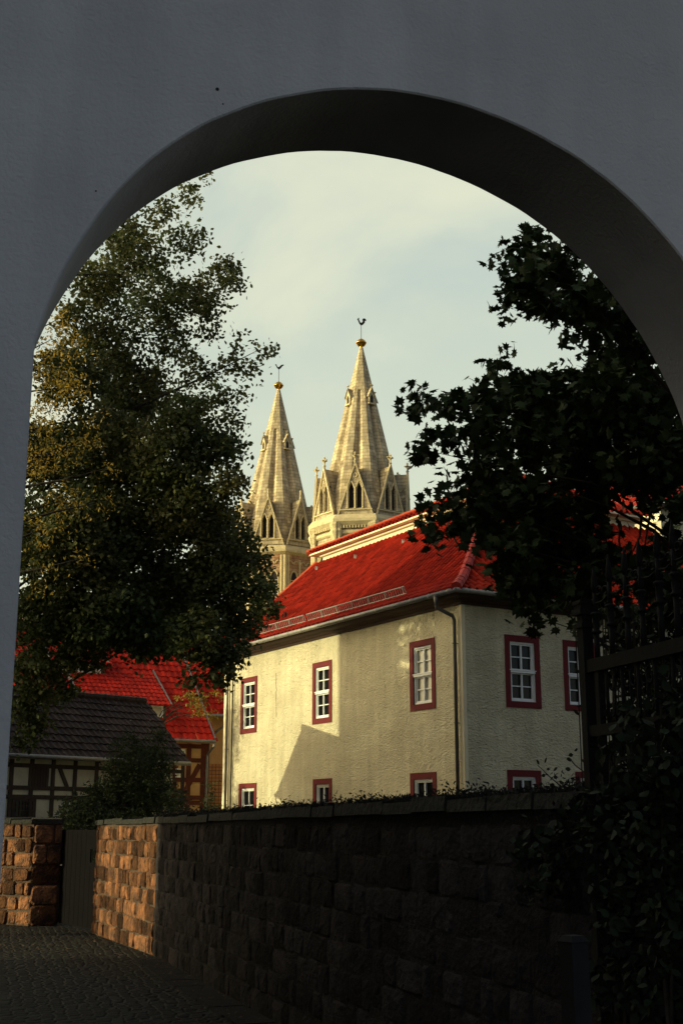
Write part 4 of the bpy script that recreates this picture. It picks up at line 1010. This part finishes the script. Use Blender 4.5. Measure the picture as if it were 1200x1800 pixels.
        for s_ in (-1, 1): q.hexa([DP(0, hh+.8, .1), DP(s_*.46, hh-.15, .1), DP(s_*.46, hh-.15, -.7), DP(0, hh+.8, -.7)]+[p+V((0,0,.1)) for p in (DP(0, hh+.8, .1), DP(s_*.46, hh-.15, .1), DP(s_*.46, hh-.15, -.7), DP(0, hh+.8, -.7))])
        q.lathe(DP(0, 0, 0), [(.06, hh+.78), (.05, hh+1.05), (.12, hh+1.13), (.05, hh+1.25)], 6); q.bar(DP(-.17, hh+1.13), DP(.17, hh+1.13), .08, .1, up=m)
        q.build('dormer_roof', stone, do)
        q = MB(); q.prism([DP(-.16, .06, .02), DP(.16, .06, .02), DP(.16, .6, .02), DP(0, .95, .02), DP(-.16, .6, .02)], m*.01); q.build('opening', M['void'], do)
    # ball, rod and cock
    q = MB(); tp = B+V((0,0,49.5))
    q.lathe(tp, [(.16, 0), (.18, .12), (.12, .2), (.3, .28), (.46, .45), (.52, .60), (.56, .63), (.56, .68), (.50, .71), (.44, .86), (.28, 1.02), (.08, 1.10), (.04, 1.2)], 24); q.build('ball', M['gold'], t, True)
    q = MB(); q.tube([tp+V((0,0,1.1)), tp+V((0,0,2.65))], .03, 6); rd = q.build('vane_rod', M['darkmetal'], t)
    flip = 1
    ck = [(-.42, .55), (-.34, .62), (-.30, .74), (-.22, .70), (-.24, .55), (-.10, .22), (.05, .16), (.16, .3), (.12, .52), (.22, .66), (.40, .64), (.52, .50), (.46, .34), (.36, .40), (.38, .22), (.22, .0), (.04, -.12), (-.08, -.10), (-.22, .10), (-.34, .42)]
    if style == 'L': ck = [(-.45, .42), (-.36, .50), (-.28, .46), (-.24, .30), (-.10, .14), (.02, .16), (.12, .28), (.26, .40), (.46, .46), (.58, .40), (.46, .32), (.34, .22), (.22, .04), (.04, -.12), (-.10, -.10), (-.24, .08), (-.34, .30)]
    q = MB(); q.prism([tp+V((x, 0, 2.75+z)) for x, z in ck], V((.02, .06, 0))); q.build('weathercock', M['darkmetal'], t)
    return t
tower('minster_tower', 'nearer and taller looking octagonal stone tower with gold ball and dentilled cornice', 2.05, 122, 'R')
tower('minster_tower', 'farther octagonal stone tower on the left with red belfry storey and gold ball', -7.15, 135, 'L')

# ------------------------------------------------------------------ foliage
def rotmats(n, tilt=1.0):
    q = RNG.normal(size=(n, 4)); q[:, 1:3] *= tilt; q /= np.linalg.norm(q, axis=1)[:, None]; w_, x, y, z = q.T
    return np.stack([1-2*(y*y+z*z), 2*(x*y-z*w_), 2*(x*z+y*w_), 2*(x*y+z*w_), 1-2*(x*x+z*z), 2*(y*z-x*w_), 2*(x*z-y*w_), 2*(y*z+x*w_), 1-2*(x*x+y*y)], 1).reshape(n, 3, 3)
SH = {
 'linden': (np.array([(0,-.5,0), (.36,-.12,.05), (.30,.22,.05), (0,.62,-.06), (-.30,.22,.05), (-.36,-.12,.05)]), [(0,1,2,3), (0,3,4,5)]),
 'oval': (np.array([(0,-.6,0), (.22,-.05,.05), (0,.6,-.05), (-.22,-.05,.05)]), [(0,1,2), (0,2,3)]),
 'maple': (None, None)}
mp_ = [(0,-.46), (.10,-.26), (.40,-.36), (.36,-.14), (.60,.02), (.40,.12), (.48,.42), (.24,.30), (.14,.42), (0,.74), (-.14,.42), (-.24,.30), (-.48,.42), (-.40,.12), (-.60,.02), (-.36,-.14), (-.40,-.36), (-.10,-.26)]
SH['maple'] = (np.array([(x, y, .05-.25*abs(x)**1.5) for x, y in mp_]+[(0, 0, .07)]), [(i, (i+1) % 18, 18) for i in range(18)])
def leaves(name, pts, size, shape, m, parent, tilt=.8, origin=None, clumptone=None):
    n = len(pts); T, fs = SH[shape]; Rm = rotmats(n, tilt); s = size*RNG.uniform(.65, 1.25, n)
    vv = np.einsum('nij,kj->nki', Rm, T)*s[:, None, None]+pts[:, None, :]; k = len(T)
    org = np.array(wl(parent)); vv -= org
    me = bpy.data.meshes.new(name); me.vertices.add(n*k); me.vertices.foreach_set('co', vv.reshape(-1).astype(np.float32))
    ft = [len(f) for f in fs]; lt = sum(ft); base_ = np.concatenate([np.array(f) for f in fs])
    me.loops.add(n*lt); me.loops.foreach_set('vertex_index', (base_[None, :]+np.arange(n)[:, None]*k).reshape(-1).astype(np.int32))
    st = np.concatenate([[0], np.cumsum(ft)[:-1]]); me.polygons.add(n*len(fs))
    me.polygons.foreach_set('loop_start', (st[None, :]+np.arange(n)[:, None]*lt).reshape(-1).astype(np.int32))
    try: me.polygons.foreach_set('loop_total', np.tile(np.array(ft), n).astype(np.int32))
    except Exception: pass
    tn = RNG.uniform(0, 1, n) if clumptone is None else np.clip(clumptone+RNG.normal(0, .18, n), 0, 1)
    at = me.attributes.new('tone', 'FLOAT', 'FACE'); at.data.foreach_set('value', np.repeat(tn, len(fs)).astype(np.float32))
    me.materials.append(m); me.update(calc_edges=True); me.validate()
    o = bpy.data.objects.new(name, me); COL.objects.link(o); o.parent = parent; return o
def crown_pts(clumps, tw_per_m2, lpt, tr, leafden=1.0):
    """clumps: (centre, radii vec, weight) -> leaf points, twig list, tone"""
    P, TN, TW = [], [], []
    for c, r, wgt in clumps:
        c = np.array(c); r = np.array(r); nt_ = max(3, int(tw_per_m2*wgt*4*r[0]*r[2]))
        for _ in range(nt_):
            d = RNG.normal(size=3); d /= np.linalg.norm(d); rad = RNG.uniform(.15, 1)**.5
            p = c+d*r*rad*RNG.uniform(.85, 1.12)
            TW.append((c+d*r*rad*.35, p)); k = max(3, int(RNG.poisson(lpt*leafden)))
            q_ = RNG.normal(size=(k, 3))*tr*np.array([1, 1, .7]); q_[:, 2] -= np.abs(q_[:, 0])*.15
            P.append(p+q_); TN.append(np.full(k, np.clip(RNG.normal(.5, .22), 0, 1)))
    return np.concatenate(P), np.concatenate(TN), TW
def CL(x, y, rpx, Y, wgt=1, dy=None, ax=1.0):
    p = atY(x, y, Y); s_ = (Y*CT+(p.z-CH)*ST)/F; r = rpx*s_
    return ((p.x, p.y, p.z), (r*ax, (dy or r*1.1), r), wgt)
def limbs(mb, root, h0, targets, r0, bend=.25):
    for (t, rr) in targets:
        t = V(t); a = V(root)+V((0, 0, h0)); mid = a.lerp(t, .45)+V((jit(bend), jit(bend), abs(jit(bend))+.1*(t-a).length)); m2 = a.lerp(t, .75)+V((jit(bend), jit(bend), .05*(t-a).length))
        mb.tube([a-V((0,0,.3)), a.lerp(mid, .5)+V((0,0,.05)), mid, m2, t], [rr, rr*.8, rr*.6, rr*.35, rr*.08], 7)
def twigs(mb, TW, r, frac):
    for a, b in TW:
        if random.random() < frac: a, b = V(a), V(b); m_ = a.lerp(b, .5)+V((jit(.08), jit(.08), jit(.08)))*(b-a).length; mb.tube([a, m_, b], [r, r*.7, r*.3], 3, False)

# big linden on the left, trunk outside the picture
tr1 = thing('linden_tree', 'big dark green leafy tree filling the left side of the arch', 'tree', (-9.4, 27.2, 0))
LT = [(330,332,22,.6), (360,318,16,.5), (285,372,34,.6), (330,360,20,.5), (215,405,40,.8), (240,440,60,1), (330,430,38,.8), (345,345,14,.4), (395,478,34,.9), (415,492,22,.7), (355,522,50,1), (270,520,60,.9), (180,500,60,1.1), (130,560,45,1),
      (200,600,62,1.1), (300,600,48,.75), (372,585,28,.7), (420,605,26,.45), (455,618,20,.45), (470,612,12,.4), (452,650,18,.5), (420,655,20,.4), (395,640,22,.4), (430,690,10,.5), (345,655,34,.6), (130,660,70,1.1), (240,690,75,1.1), (335,725,55,1),
      (395,700,28,.8), (410,735,22,.7), (385,785,50,1), (300,810,85,1.2), (190,800,100,1.2), (90,800,70,1.2), (400,850,36,.9), (345,900,75,1.2), (235,930,100,1.3), (120,950,110,1.3), (395,930,45,1), (430,965,38,.8), (462,985,18,.6), (380,1010,75,1.2),
      (450,1030,35,1), (470,1065,24,.9), (300,1050,90,1.3), (180,1060,95,1.3), (80,1080,70,1.3), (420,1090,48,1.1), (350,1120,60,1.1), (400,1150,38,1), (385,1190,26,.9), (340,1200,18,.6), (250,1110,60,1.1), (150,1140,50,1.1), (70,1180,52,1.2), (50,1240,36,1.1), (300,1130,28,.8), (110,1215,28,.9), (60,1280,20,1), (40,1302,18,1)]
cl = []
for i, (x, y, r, g) in enumerate(LT):
    g2 = g*(.62 if y < 640 else .8 if y < 760 else 1)
    cl.append(CL(x, y, r*.92, 26.5+RNG.uniform(-1.6, 1.6), g2))
    if r > 45: cl.append(CL(x-12, y, r*.8, 29+RNG.uniform(-1, 1), g2*.45))
for k in range(12):  # the half of the crown outside the view
    cl.append(((-9.4+RNG.uniform(-5, -.5), 27.2+RNG.uniform(-4, 4), RNG.uniform(5.5, 16)), (2.0, 2.0, 1.8), .25))
P, TN, TW = crown_pts(cl, 66, 15, .125)
leaves('crown', P, .098, 'linden', M['leafA'], tr1, .9, clumptone=TN); print('linden leaves', len(P))
q = MB(); rt = (-9.4, 27.2, 0); q.tube([rt, (-9.35, 27.2, 1.4), (-9.2, 27.1, 3.4), (-8.9, 27, 6), (-8.6, 27, 9.5), (-8.2, 27, 13), (-7.9, 27, 16)], [.62, .48, .42, .36, .27, .16, .04], 12)
tg = [(CL(x, y, 1, 26.6)[0], rr) for x, y, rr in ((455, 615, .16), (395, 480, .14), (345, 330, .13), (400, 700, .13), (400, 850, .12), (450, 975, .12), (400, 1080, .12), (250, 430, .13), (300, 900, .1), (200, 760, .1), (90, 1120, .1), (460, 1040, .1))]
for i, (t, rr) in enumerate(tg): limbs(q, (-9.0, 27.0, 0), max(2.6, V(t).z-.62*abs(t[0]+9)), [(t, rr*.42)], .2, .75)
twigs(q, TW, .011, .3)
q.build('trunk', M['bark'], tr1)
# bare looping twigs out on the spray at right
# turning, sunlit tree nearer on the left
tr2 = thing('golden_tree', 'sunlit golden leaved young tree at far left, in front of the dark one', 'tree', (-6.6, 19.3, 0))
GT = [(112,556,24,.8), (92,596,34,1), (130,612,30,.7), (80,650,42,1), (128,680,42,.8), (84,730,46,.9), (170,735,28,.3), (140,780,40,.45), (78,810,50,.8), (200,820,22,.15), (110,880,46,.5), (190,880,20,.12), (72,930,42,.6), (150,980,26,.2), (80,1020,36,.4)]
cl = [CL(x, y, r*.9, 19.3+RNG.uniform(-.8, .8), g) for x, y, r, g in GT]
for k in range(8): cl.append(((-6.8+RNG.uniform(-1.5, -.2), 19.3+RNG.uniform(-1.5, 1.5), RNG.uniform(4, 9)), (1, 1, .9), .3))
P, TN, TW = crown_pts(cl, 62, 14, .10); leaves('crown', P, .058, 'oval', M['leafB'], tr2, .9, clumptone=TN); print('golden', len(P))
q = MB(); q.tube([(-6.6,19.3,0), (-6.55,19.3,2), (-6.4,19.3,4.5), (-6.0,19.3,7), (-5.4,19.3,9.3)], [.17,.14,.11,.07,.02], 8)
for c, r, g in cl[:15]:
    limbs(q, (-6.4, 19.3, 0), max(2.5, c[2]-1.2), [(c, .045)], .05, .15)
twigs(q, TW, .006, .25); q.build('trunk', M['bark'], tr2)

# maple on the right
tr3 = thing('maple_tree', 'maple with large lobed leaves, nearly black against the sky, right side', 'tree', (3.7, 11.0, 0))
MT = [(945,415,24,1), (908,445,26,1), (890,460,18,.8), (930,480,44,1.1), (975,470,50,1.2), (890,535,18,.9), (920,525,32,1), (905,505,14,.6), (970,540,38,1.1), (1030,530,50,1.2), (1010,572,20,.9), (1045,590,22,.9), (1090,560,50,1.2), (1100,620,50,1.2),
      (722,705,12,.9), (742,695,18,.9), (760,712,18,.8), (785,715,26,.9), (735,718,9,.8), (740,785,17,.9), (727,800,10,.9), (762,770,16,.8), (755,800,12,.6), (815,708,32,.9), (805,775,24,.75), (858,672,24,.9), (845,700,26,1), (885,660,18,.8), (890,618,5,.5), (868,643,9,.7), (895,700,42,1.1), (850,750,48,1), (920,690,38,1.1),
      (970,690,40,1.1), (1000,655,24,1), (1040,640,34,1.1), (1070,690,60,1.2), (1010,730,60,1.2), (1120,740,70,1.3), (1160,700,50,1.2), (940,770,60,1.2), (1030,810,75,1.2), (1130,830,70,1.3), (1180,800,50,1.3), (870,820,48,1), (835,850,34,1), (800,880,34,.9), (775,872,16,.8), (755,905,26,1), (745,935,13,.9), (770,945,14,1),
      (815,920,36,1.1), (870,900,55,1.2), (950,880,65,1.2), (1040,890,45,1.2), (905,965,48,1.2), (850,965,24,.9), (960,960,52,1.2), (1020,960,50,1.2), (920,1030,40,1.2), (905,1010,34,1), (965,1030,46,1.2), (1020,1030,40,1.1), (935,1078,22,1.1), (940,1100,10,.9), (985,1065,22,.8), (1070,1000,50,1), (1075,930,14,.8), (1130,985,40,.9), (1175,960,34,1.1), (1190,900,26,1.1), (1170,860,26,.9), (1150,1040,50,1), (1195,1020,40,1.1), (1060,1060,34,.9)]
cl = []
for x, y, r, g in MT:
    cl.append(CL(x, y, r*.9, 10.6+RNG.uniform(-.9, .9), g, dy=None))
    if r > 36 and not (x > 1050 and y > 900): cl.append(CL(x+6, y, r*.85, 12.2+RNG.uniform(-.5, .5), g*.7))
for k in range(16): cl.append(((3.9+RNG.uniform(-.2, 3.2), 11.0+RNG.uniform(-2.6, 2.6), RNG.uniform(3.4, 7.5)), (.9, .9, .7), .5))
P, TN, TW = crown_pts(cl, 118, 6.4, .072); leaves('crown', P, .094, 'maple', M['leafC'], tr3, .55, clumptone=TN); print('maple', len(P))
q = MB(); q.tube([(3.7,11,0), (3.7,11,1.2), (3.62,10.95,2.6), (3.55,10.9,4), (3.5,10.9,6.5)], [.26,.2,.17,.13,.04], 10)
for x, y, rr in ((740, 700, .03), (740, 790, .02), (760, 925, .025), (930, 1080, .02), (880, 640, .02), (900, 470, .035), (1040, 600, .03), (950, 850, .03), (1100, 740, .04), (880, 900, .03), (1000, 1000, .02)):
    t = CL(x, y, 1, 10.6)[0]; limbs(q, (3.6, 10.95, 0), max(2.0, min(4.6, t[2]-1.3)), [(t, rr)], .05, .12)
twigs(q, TW, .004, .3)
for pts in (((1127,905), (1123,945), (1110,972), (1100,978)), ((1148,870), (1137,930), (1130,975), (1128,1010)), ((1090,925), (1087,950), (1092,985))):
    q.tube([atY(x, y, 10.4) for x, y in pts], [.012, .009, .006, .003][:len(pts)], 4)
q.build('trunk', M['bark'], tr3)

# shrub in front of the shed
sh = thing('yard_shrub', 'bushy green shrub behind the stone wall in front of the half-timbered shed', 'shrub', (-4.5, 27.2, 0))
ST_ = [(232,1305,16,.8), (205,1312,16,.7), (275,1305,22,.8), (285,1290,9,.6), (240,1335,40,1.1), (280,1340,30,1), (205,1350,26,.9), (225,1385,45,1.3), (270,1385,40,1.3), (180,1395,32,1), (155,1400,20,.9), (200,1425,45,1.3), (260,1425,45,1.3), (300,1410,22,1), (325,1400,12,.8), (315,1425,18,1), (150,1425,22,1.1)]
cl = [CL(x, y, r*.9, 27.2+RNG.uniform(-.5, .5), g) for x, y, r, g in ST_]+[((-4.5+jit(1), 27.2+jit(.6), RNG.uniform(.4, 1.7)), (.6,.6,.5), .8) for k in range(8)]
P, TN, TW = crown_pts(cl, 150, 11, .09); leaves('foliage', P, .075, 'oval', M['leafD'], sh, .9, clumptone=TN); print('shrub', len(P))
q = MB(); limbs(q, (-4.5, 27.2, 0), .3, [(c, .03) for c, r, g in cl[:17]], .04, .1); twigs(q, TW, .006, .4); q.build('stem', M['bark'], sh)
s2_ = thing('small_bush', 'small dark bush against the ochre house beside the corner house edge', 'shrub', (-4.25, 40.0, 0))
cl = [CL(x, y, r, 40.2, g) for x, y, r, g in ((368,1382,5,.9), (371,1400,10,1), (366,1415,12,1.1), (375,1422,12,1.1), (362,1432,12,1), (379,1378,3,.6))]+[((-4.25+jit(.3), 40.2, .8), (.4,.4,.6), 1)]
P, TN, TW = crown_pts(cl, 90, 9, .07); leaves('foliage', P, .08, 'oval', M['leafD'], s2_, .9, clumptone=TN)
q = MB(); limbs(q, (-4.25, 40.2, 0), .2, [(c, .02) for c, r, g in cl], .04, .05); q.build('stem', M['bark'], s2_)
# hanging lit sprig of a tree in the yard between the houses
s3 = thing('yard_tree', 'small yellow-green tree sprig catching the sun before the red roof', 'tree', (-7.4, 43.4, 0))
cl = [CL(x, y, r, 42.4, g) for x, y, r, g in ((330,1226,13,.8), (350,1232,16,.9), (345,1245,14,.9), (362,1250,12,.8), (375,1258,7,.6), (385,1222,10,.8), (312,1228,5,.5))]
P, TN, TW = crown_pts(cl, 60, 9, .09); leaves('crown', P, .10, 'oval', M['leafB'], s3, .9, clumptone=TN)
q = MB(); q.tube([(-7.4,43.4,0), (-7.2,43.3,2.5), (-6.4,42.9,4.6)], [.06,.05,.03], 6); limbs(q, (-6.4, 42.9, 0), 4.6, [(c, .03) for c, r, g in cl], .04, .1); twigs(q, TW, .008, .5); q.build('trunk', M['bark'], s3)
# lit tree behind the roofs
s4 = thing('distant_tree', 'golden sunlit tree top rising behind the red roofs', 'tree', (-7.6, 58, 0))
cl = [CL(x, y, r, 58, g) for x, y, r, g in ((315,1140,16,1), (300,1128,12,1), (330,1150,10,1), (335,1120,20,1), (290,1120,14,1), (318,1165,20,1))]
P, TN, TW = crown_pts(cl, 30, 10, .16); leaves('crown', P, .16, 'oval', M['leafB'], s4, .9, clumptone=TN)
q = MB(); q.tube([(-7.6,58,0), (-7.6,58,5), (-7.6,58,8.6)], [.2,.16,.08], 8); limbs(q, (-7.6, 58, 0), 7, [(c, .07) for c, r, g in cl], .04, .1); q.build('trunk', M['bark'], s4)
# garden tree out of view: its foliage shades the far edge of the house
s5 = thing('garden_tree', 'round garden tree beyond the shed on the left', 'tree', (-15.6, 38.7, 0))
cl = [((-15.6+jit(.7), 38.75+jit(.75), z), (1.0,.85,.7), .9) for z in (3, 4, 5, 5.8, 6.6)]
P, TN, TW = crown_pts(cl, 40, 9, .12); leaves('crown', P, .12, 'oval', M['leafD'], s5, .9, clumptone=TN)
q = MB(); q.tube([(-15.6,38.7,0), (-15.6,38.7,6)], [.15,.05], 8); q.build('trunk', M['bark'], s5)

# ivy and creeper over the gate foot and wall end
iv = thing('ivy', 'dark ivy smothering the gate foot and the near end of the wall', 'climber', (1.4, 5.4, 0))
cl = []
for (x, y, r, g) in ((930,1500,26,.9), (960,1480,30,1), (975,1530,32,1), (930,1545,20,.8), (1000,1450,30,1), (1050,1430,40,1.2), (1100,1400,50,1.3), (1150,1380,60,1.3), (1195,1360,50,1.3), (1080,1480,60,1.3), (1150,1470,70,1.4), (1100,1560,70,1.3), (1180,1560,60,1.4), (1110,1650,60,1.2), (1180,1660,60,1.3), (1080,1740,50,1), (1150,1750,70,1.2), (1070,1320,22,.7), (1130,1300,36,.9), (1190,1270,40,1), (1100,1250,16,.5), (1160,1220,20,.5)):
    p = hit(x, y, WP+WN*.12, WN); s_ = (p.y*CT+(p.z-CH)*ST)/F; r_ = r*s_; cl.append(((p.x, p.y, p.z), (r_*.7, r_*1.0, r_), g*1.0))
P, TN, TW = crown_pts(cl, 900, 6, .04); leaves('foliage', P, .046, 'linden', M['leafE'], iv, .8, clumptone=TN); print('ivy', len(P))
q = MB()
for c, r, g in cl[8:]: q.tube([(c[0]+jit(.1), c[1]+jit(.1), 0), (c[0]+jit(.06), c[1]+jit(.06), c[2]*.5), c], [.012, .009, .004], 4)
for c, r, g in cl[:8]: q.tube([V(cl[9][0])+V((jit(.1),jit(.1),jit(.1))), V(cl[9][0]).lerp(V(c), .5)+V((0,0,.06)), c], [.006, .004, .002], 4)
twigs(q, TW, .002, .3); q.build('stem', M['bark'], iv)
cr = thing('creeper', 'thin leafy creeper climbing around the iron gate post', 'climber', V((pc.x, pc.y, 0)))
cl = []
for (x, y, r) in ((1013,1098,5), (1011,1112,5), (1014,1122,4), (1040,1060,5), (1058,1078,9), (1062,1062,7), (1045,1110,5), (1112,1060,9), (1108,1040,6), (1120,1085,8)):
    p = hit(x, y, WP-WN*.15, WN); s_ = p.y/F; cl.append(((p.x, p.y, p.z), (r*s_, r*s_, r*s_*1.2), 1))
P, TN, TW = crown_pts(cl, 900, 3, .016); leaves('foliage', P, .03, 'oval', M['leafD'], cr, .9, clumptone=TN)
q = MB()
for c, r, g in cl: q.tube([(c[0]+.02, c[1], 0), (c[0]+jit(.03), c[1]+jit(.03), c[2]*.6), c], .003, 4)
q.build('stem', M['bark'], cr)
# leafy shoot leaning over the wall
tw_ = thing('leafy_shoot', 'broad-leaved shoot leaning over the wall top left of the gate post', 'plant', V((onwall(985,1400).x, onwall(985,1400).y, 0)))
PL_ = WP-WN*.1
stem = [hit(x, y, PL_, WN) for x, y in ((1010,1392), (985,1382), (965,1365), (952,1352), (944,1345))]
q = MB(); q.tube(stem, [.004,.0035,.003,.002,.0015], 5); q.tube([hit(x, y, PL_, WN) for x, y in ((1030,1360), (1010,1345), (1000,1332))], .003, 5)
q.tube([stem[0], V((stem[0].x, stem[0].y, zA-.1))], .004, 5); q.build('stem', M['bark'], tw_)
q = MB()
for (x, y, ang, ln) in ((945,1340,130,14), (958,1337,60,13), (963,1352,170,13), (975,1352,20,17), (975,1366,-10,18), (955,1363,190,16), (985,1375,-30,16), (970,1380,200,18), (1000,1335,170,20), (1003,1327,185,18), (998,1352,175,20), (1015,1378,190,20), (1000,1388,150,22), (950,1378,200,15), (1025,1338,150,16), (1012,1318,200,14)):
    p = hit(x, y, PL_+WN*jit(.05), WN); s_ = p.y/F; a = math.radians(ang); u = -WD*math.cos(a)*1.6+V((0,0,math.sin(a))); u.normalize(); sd = u.cross(WN).normalized()*.42+WN*jit(.15); l = ln*s_*.9
    q.face([p-u*l*.5, p-u*l*.1+sd*l*.5, p+u*l*.3+sd*l*.4, p+u*l*.65]); q.face([p-u*l*.5, p+u*l*.65, p+u*l*.3-sd*l*.4, p-u*l*.1-sd*l*.5])
q.build('leaf', M['leafE'], tw_)
# weeds on the coping
def weed(x, y, hpx, name='coping_weed', lab='', grp=None, n=7, bush=False):
    p = hit(x, y, WP-WN*.1, WN); s_ = p.y/F; t = thing(name, lab, 'weed', p, grp); q = MB()
    for k in range(n):
        a = jit(1.2); ln = hpx*s_*random.uniform(.5, 1); u = (V((0,0,1))+WD*math.sin(a)*.7+WN*jit(.5)).normalized(); b = p+WD*jit(3*s_)-V((0,0,.02)); e = b+u*ln
        q.tube([b, b.lerp(e, .6), e], [.0025, .002, .001], 4)
        for j in range(3 if not bush else 5):
            c = b.lerp(e, .35+.65*j/(3 if not bush else 5)); l = (3.0 if not bush else 5)*s_; v = (u+WD*jit(1.5)+WN*jit(1)).normalized(); sd = v.cross(WN).normalized()*.35
            q.face([c, c+v*l*.5+sd*l, c+v*l*1.3, c+v*l*.5-sd*l])
    q.build('leaf', M['leafE'], t); return t
weed(714, 1402, 15, lab='dark leafy weed on the wall top below the left edge of the rightmost lower window', n=6, bush=True)
weed(787, 1400, 18, lab='thin upright weed on the wall top just left of the downpipe', n=5)
weed(862, 1396, 22, lab='wispy tall weed on the wall top under the dim side facade', n=4)
weed(484, 1422, 12, lab='low sprawling weed on the wall top below the gutter shaped shadow', n=6)
weed(412, 1426, 12, lab='small weed tuft on the wall top before the far lower window', n=9, bush=True)
weed(566, 1414, 12, lab='leafy tuft on the wall top before the middle lower window', n=6, bush=True)
# moss and litter along the coping: uncountable
P = []
for i in range(11000):
    f_ = RNG.random(); a = V((G0.x, G0.y, 0)).lerp(V((K1.x, K1.y, 0)), f_); z = zG+(zB-zG)*f_
    P.append(tuple(a-WN*RNG.uniform(-.05, .36)+V((0,0,z+.006+abs(RNG.normal(0, .014))*(1+2.2*max(0, math.sin(f_*70)*math.sin(f_*31)))))))
ms = bpy.data.objects.new('moss', None)
q = MB(); rootm = q
mo_ = np.array(P); me_par = thing('wall_moss', 'moss and dead leaves along the coping of the stone wall', 'moss', (K1.x, K1.y, 1.6)); me_par['kind'] = 'stuff'
leaves('moss', mo_, .026, 'oval', M['coping'], me_par, .9)
bpy.data.objects.remove(ms)

# laurel hedge standing behind the iron gate
hg = thing('laurel_hedge', 'black-green evergreen hedge filling the space behind the iron gate', 'hedge', (2.6, 8.6, 0))
cl = []
for (x, y, r, g) in ((1075,1130,26,1), (1110,1110,40,1.1), (1160,1090,45,1.2), (1200,1080,50,1.2), (1085,1190,34,1.1), (1140,1180,55,1.2), (1200,1170,55,1.2), (1075,1260,32,1.1), (1130,1270,55,1.2), (1195,1260,60,1.2), (1070,1340,30,1.1), (1120,1350,55,1.2), (1190,1350,60,1.2), (1075,1410,34,1.1), (1140,1420,60,1.2), (1200,1430,60,1.2), (1250,1100,60,1), (1260,1250,70,1), (1260,1400,70,1)):
    cl.append(CL(x, y, r*.95, 8.4+RNG.uniform(-.25, .35), g))
for k in range(10): cl.append(((2.1+RNG.uniform(0, 1.6), 8.5+RNG.uniform(-.3, .5), RNG.uniform(.3, 1.4)), (.4, .4, .35), .8))
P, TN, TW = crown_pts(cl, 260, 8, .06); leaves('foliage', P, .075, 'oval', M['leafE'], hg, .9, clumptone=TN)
q = MB()
for c, r, g in cl: q.tube([(c[0]+jit(.15), c[1]+jit(.1), 0), (c[0]+jit(.1), c[1]+jit(.1), c[2]*.6), c], [.018, .012, .004], 5)
q.build('stem', M['bark'], hg)
# fallen leaves on the setts: uncountable
P = []
for i in range(1500):
    t_ = RNG.random(); p = V((K1.x, K1.y, 0)).lerp(V((-6.0, 22.4, 0)), t_)+V((-abs(RNG.normal(0, 1.6)), RNG.normal(0, 1.2), 0)); P.append((p.x, p.y, .012))
    if i % 4 == 0: y0 = RNG.uniform(3, 16); p = WP+WD*(y0/WD.y)+WN*(.05+abs(RNG.normal(0, .35))); P.append((p.x, p.y, .045 if (p-WP).dot(WN) < .33 else .012))
ll = thing('leaf_litter', 'fallen brown leaves scattered over the cobbled lane', 'leaves', (-4, 18, 0)); ll['kind'] = 'stuff'
leaves('litter', np.array(P), .032, 'oval', M['litter'], ll, .12)

# broad chestnut out of view on the left; sun leaks through it in small patches
ct = thing('chestnut_tree', 'broad dense chestnut tree in the yards outside the view on the left', 'tree', (-17.5, 25.2, 0))
cl = []
for iy in range(6):
    for iz in range(8): cl.append(((-17.5+RNG.uniform(-1.6, 1.6), 22.6+iy*1.15+RNG.uniform(-.3, .3), 4.2+iz*1.5+RNG.uniform(-.4, .4)), (1.5, 1.0, 1.15), 1))
P, TN, TW = crown_pts(cl, 7.5, 8, .22); leaves('crown', P, .25, 'linden', M['leafA'], ct, .9, clumptone=TN); print('chestnut', len(P))
q = MB(); q.tube([(-17.5,25.2,0), (-17.5,25.2,4), (-17.3,25.1,9), (-17.2,25.2,14)], [.5,.38,.25,.08], 10); q.build('trunk', M['bark'], ct)
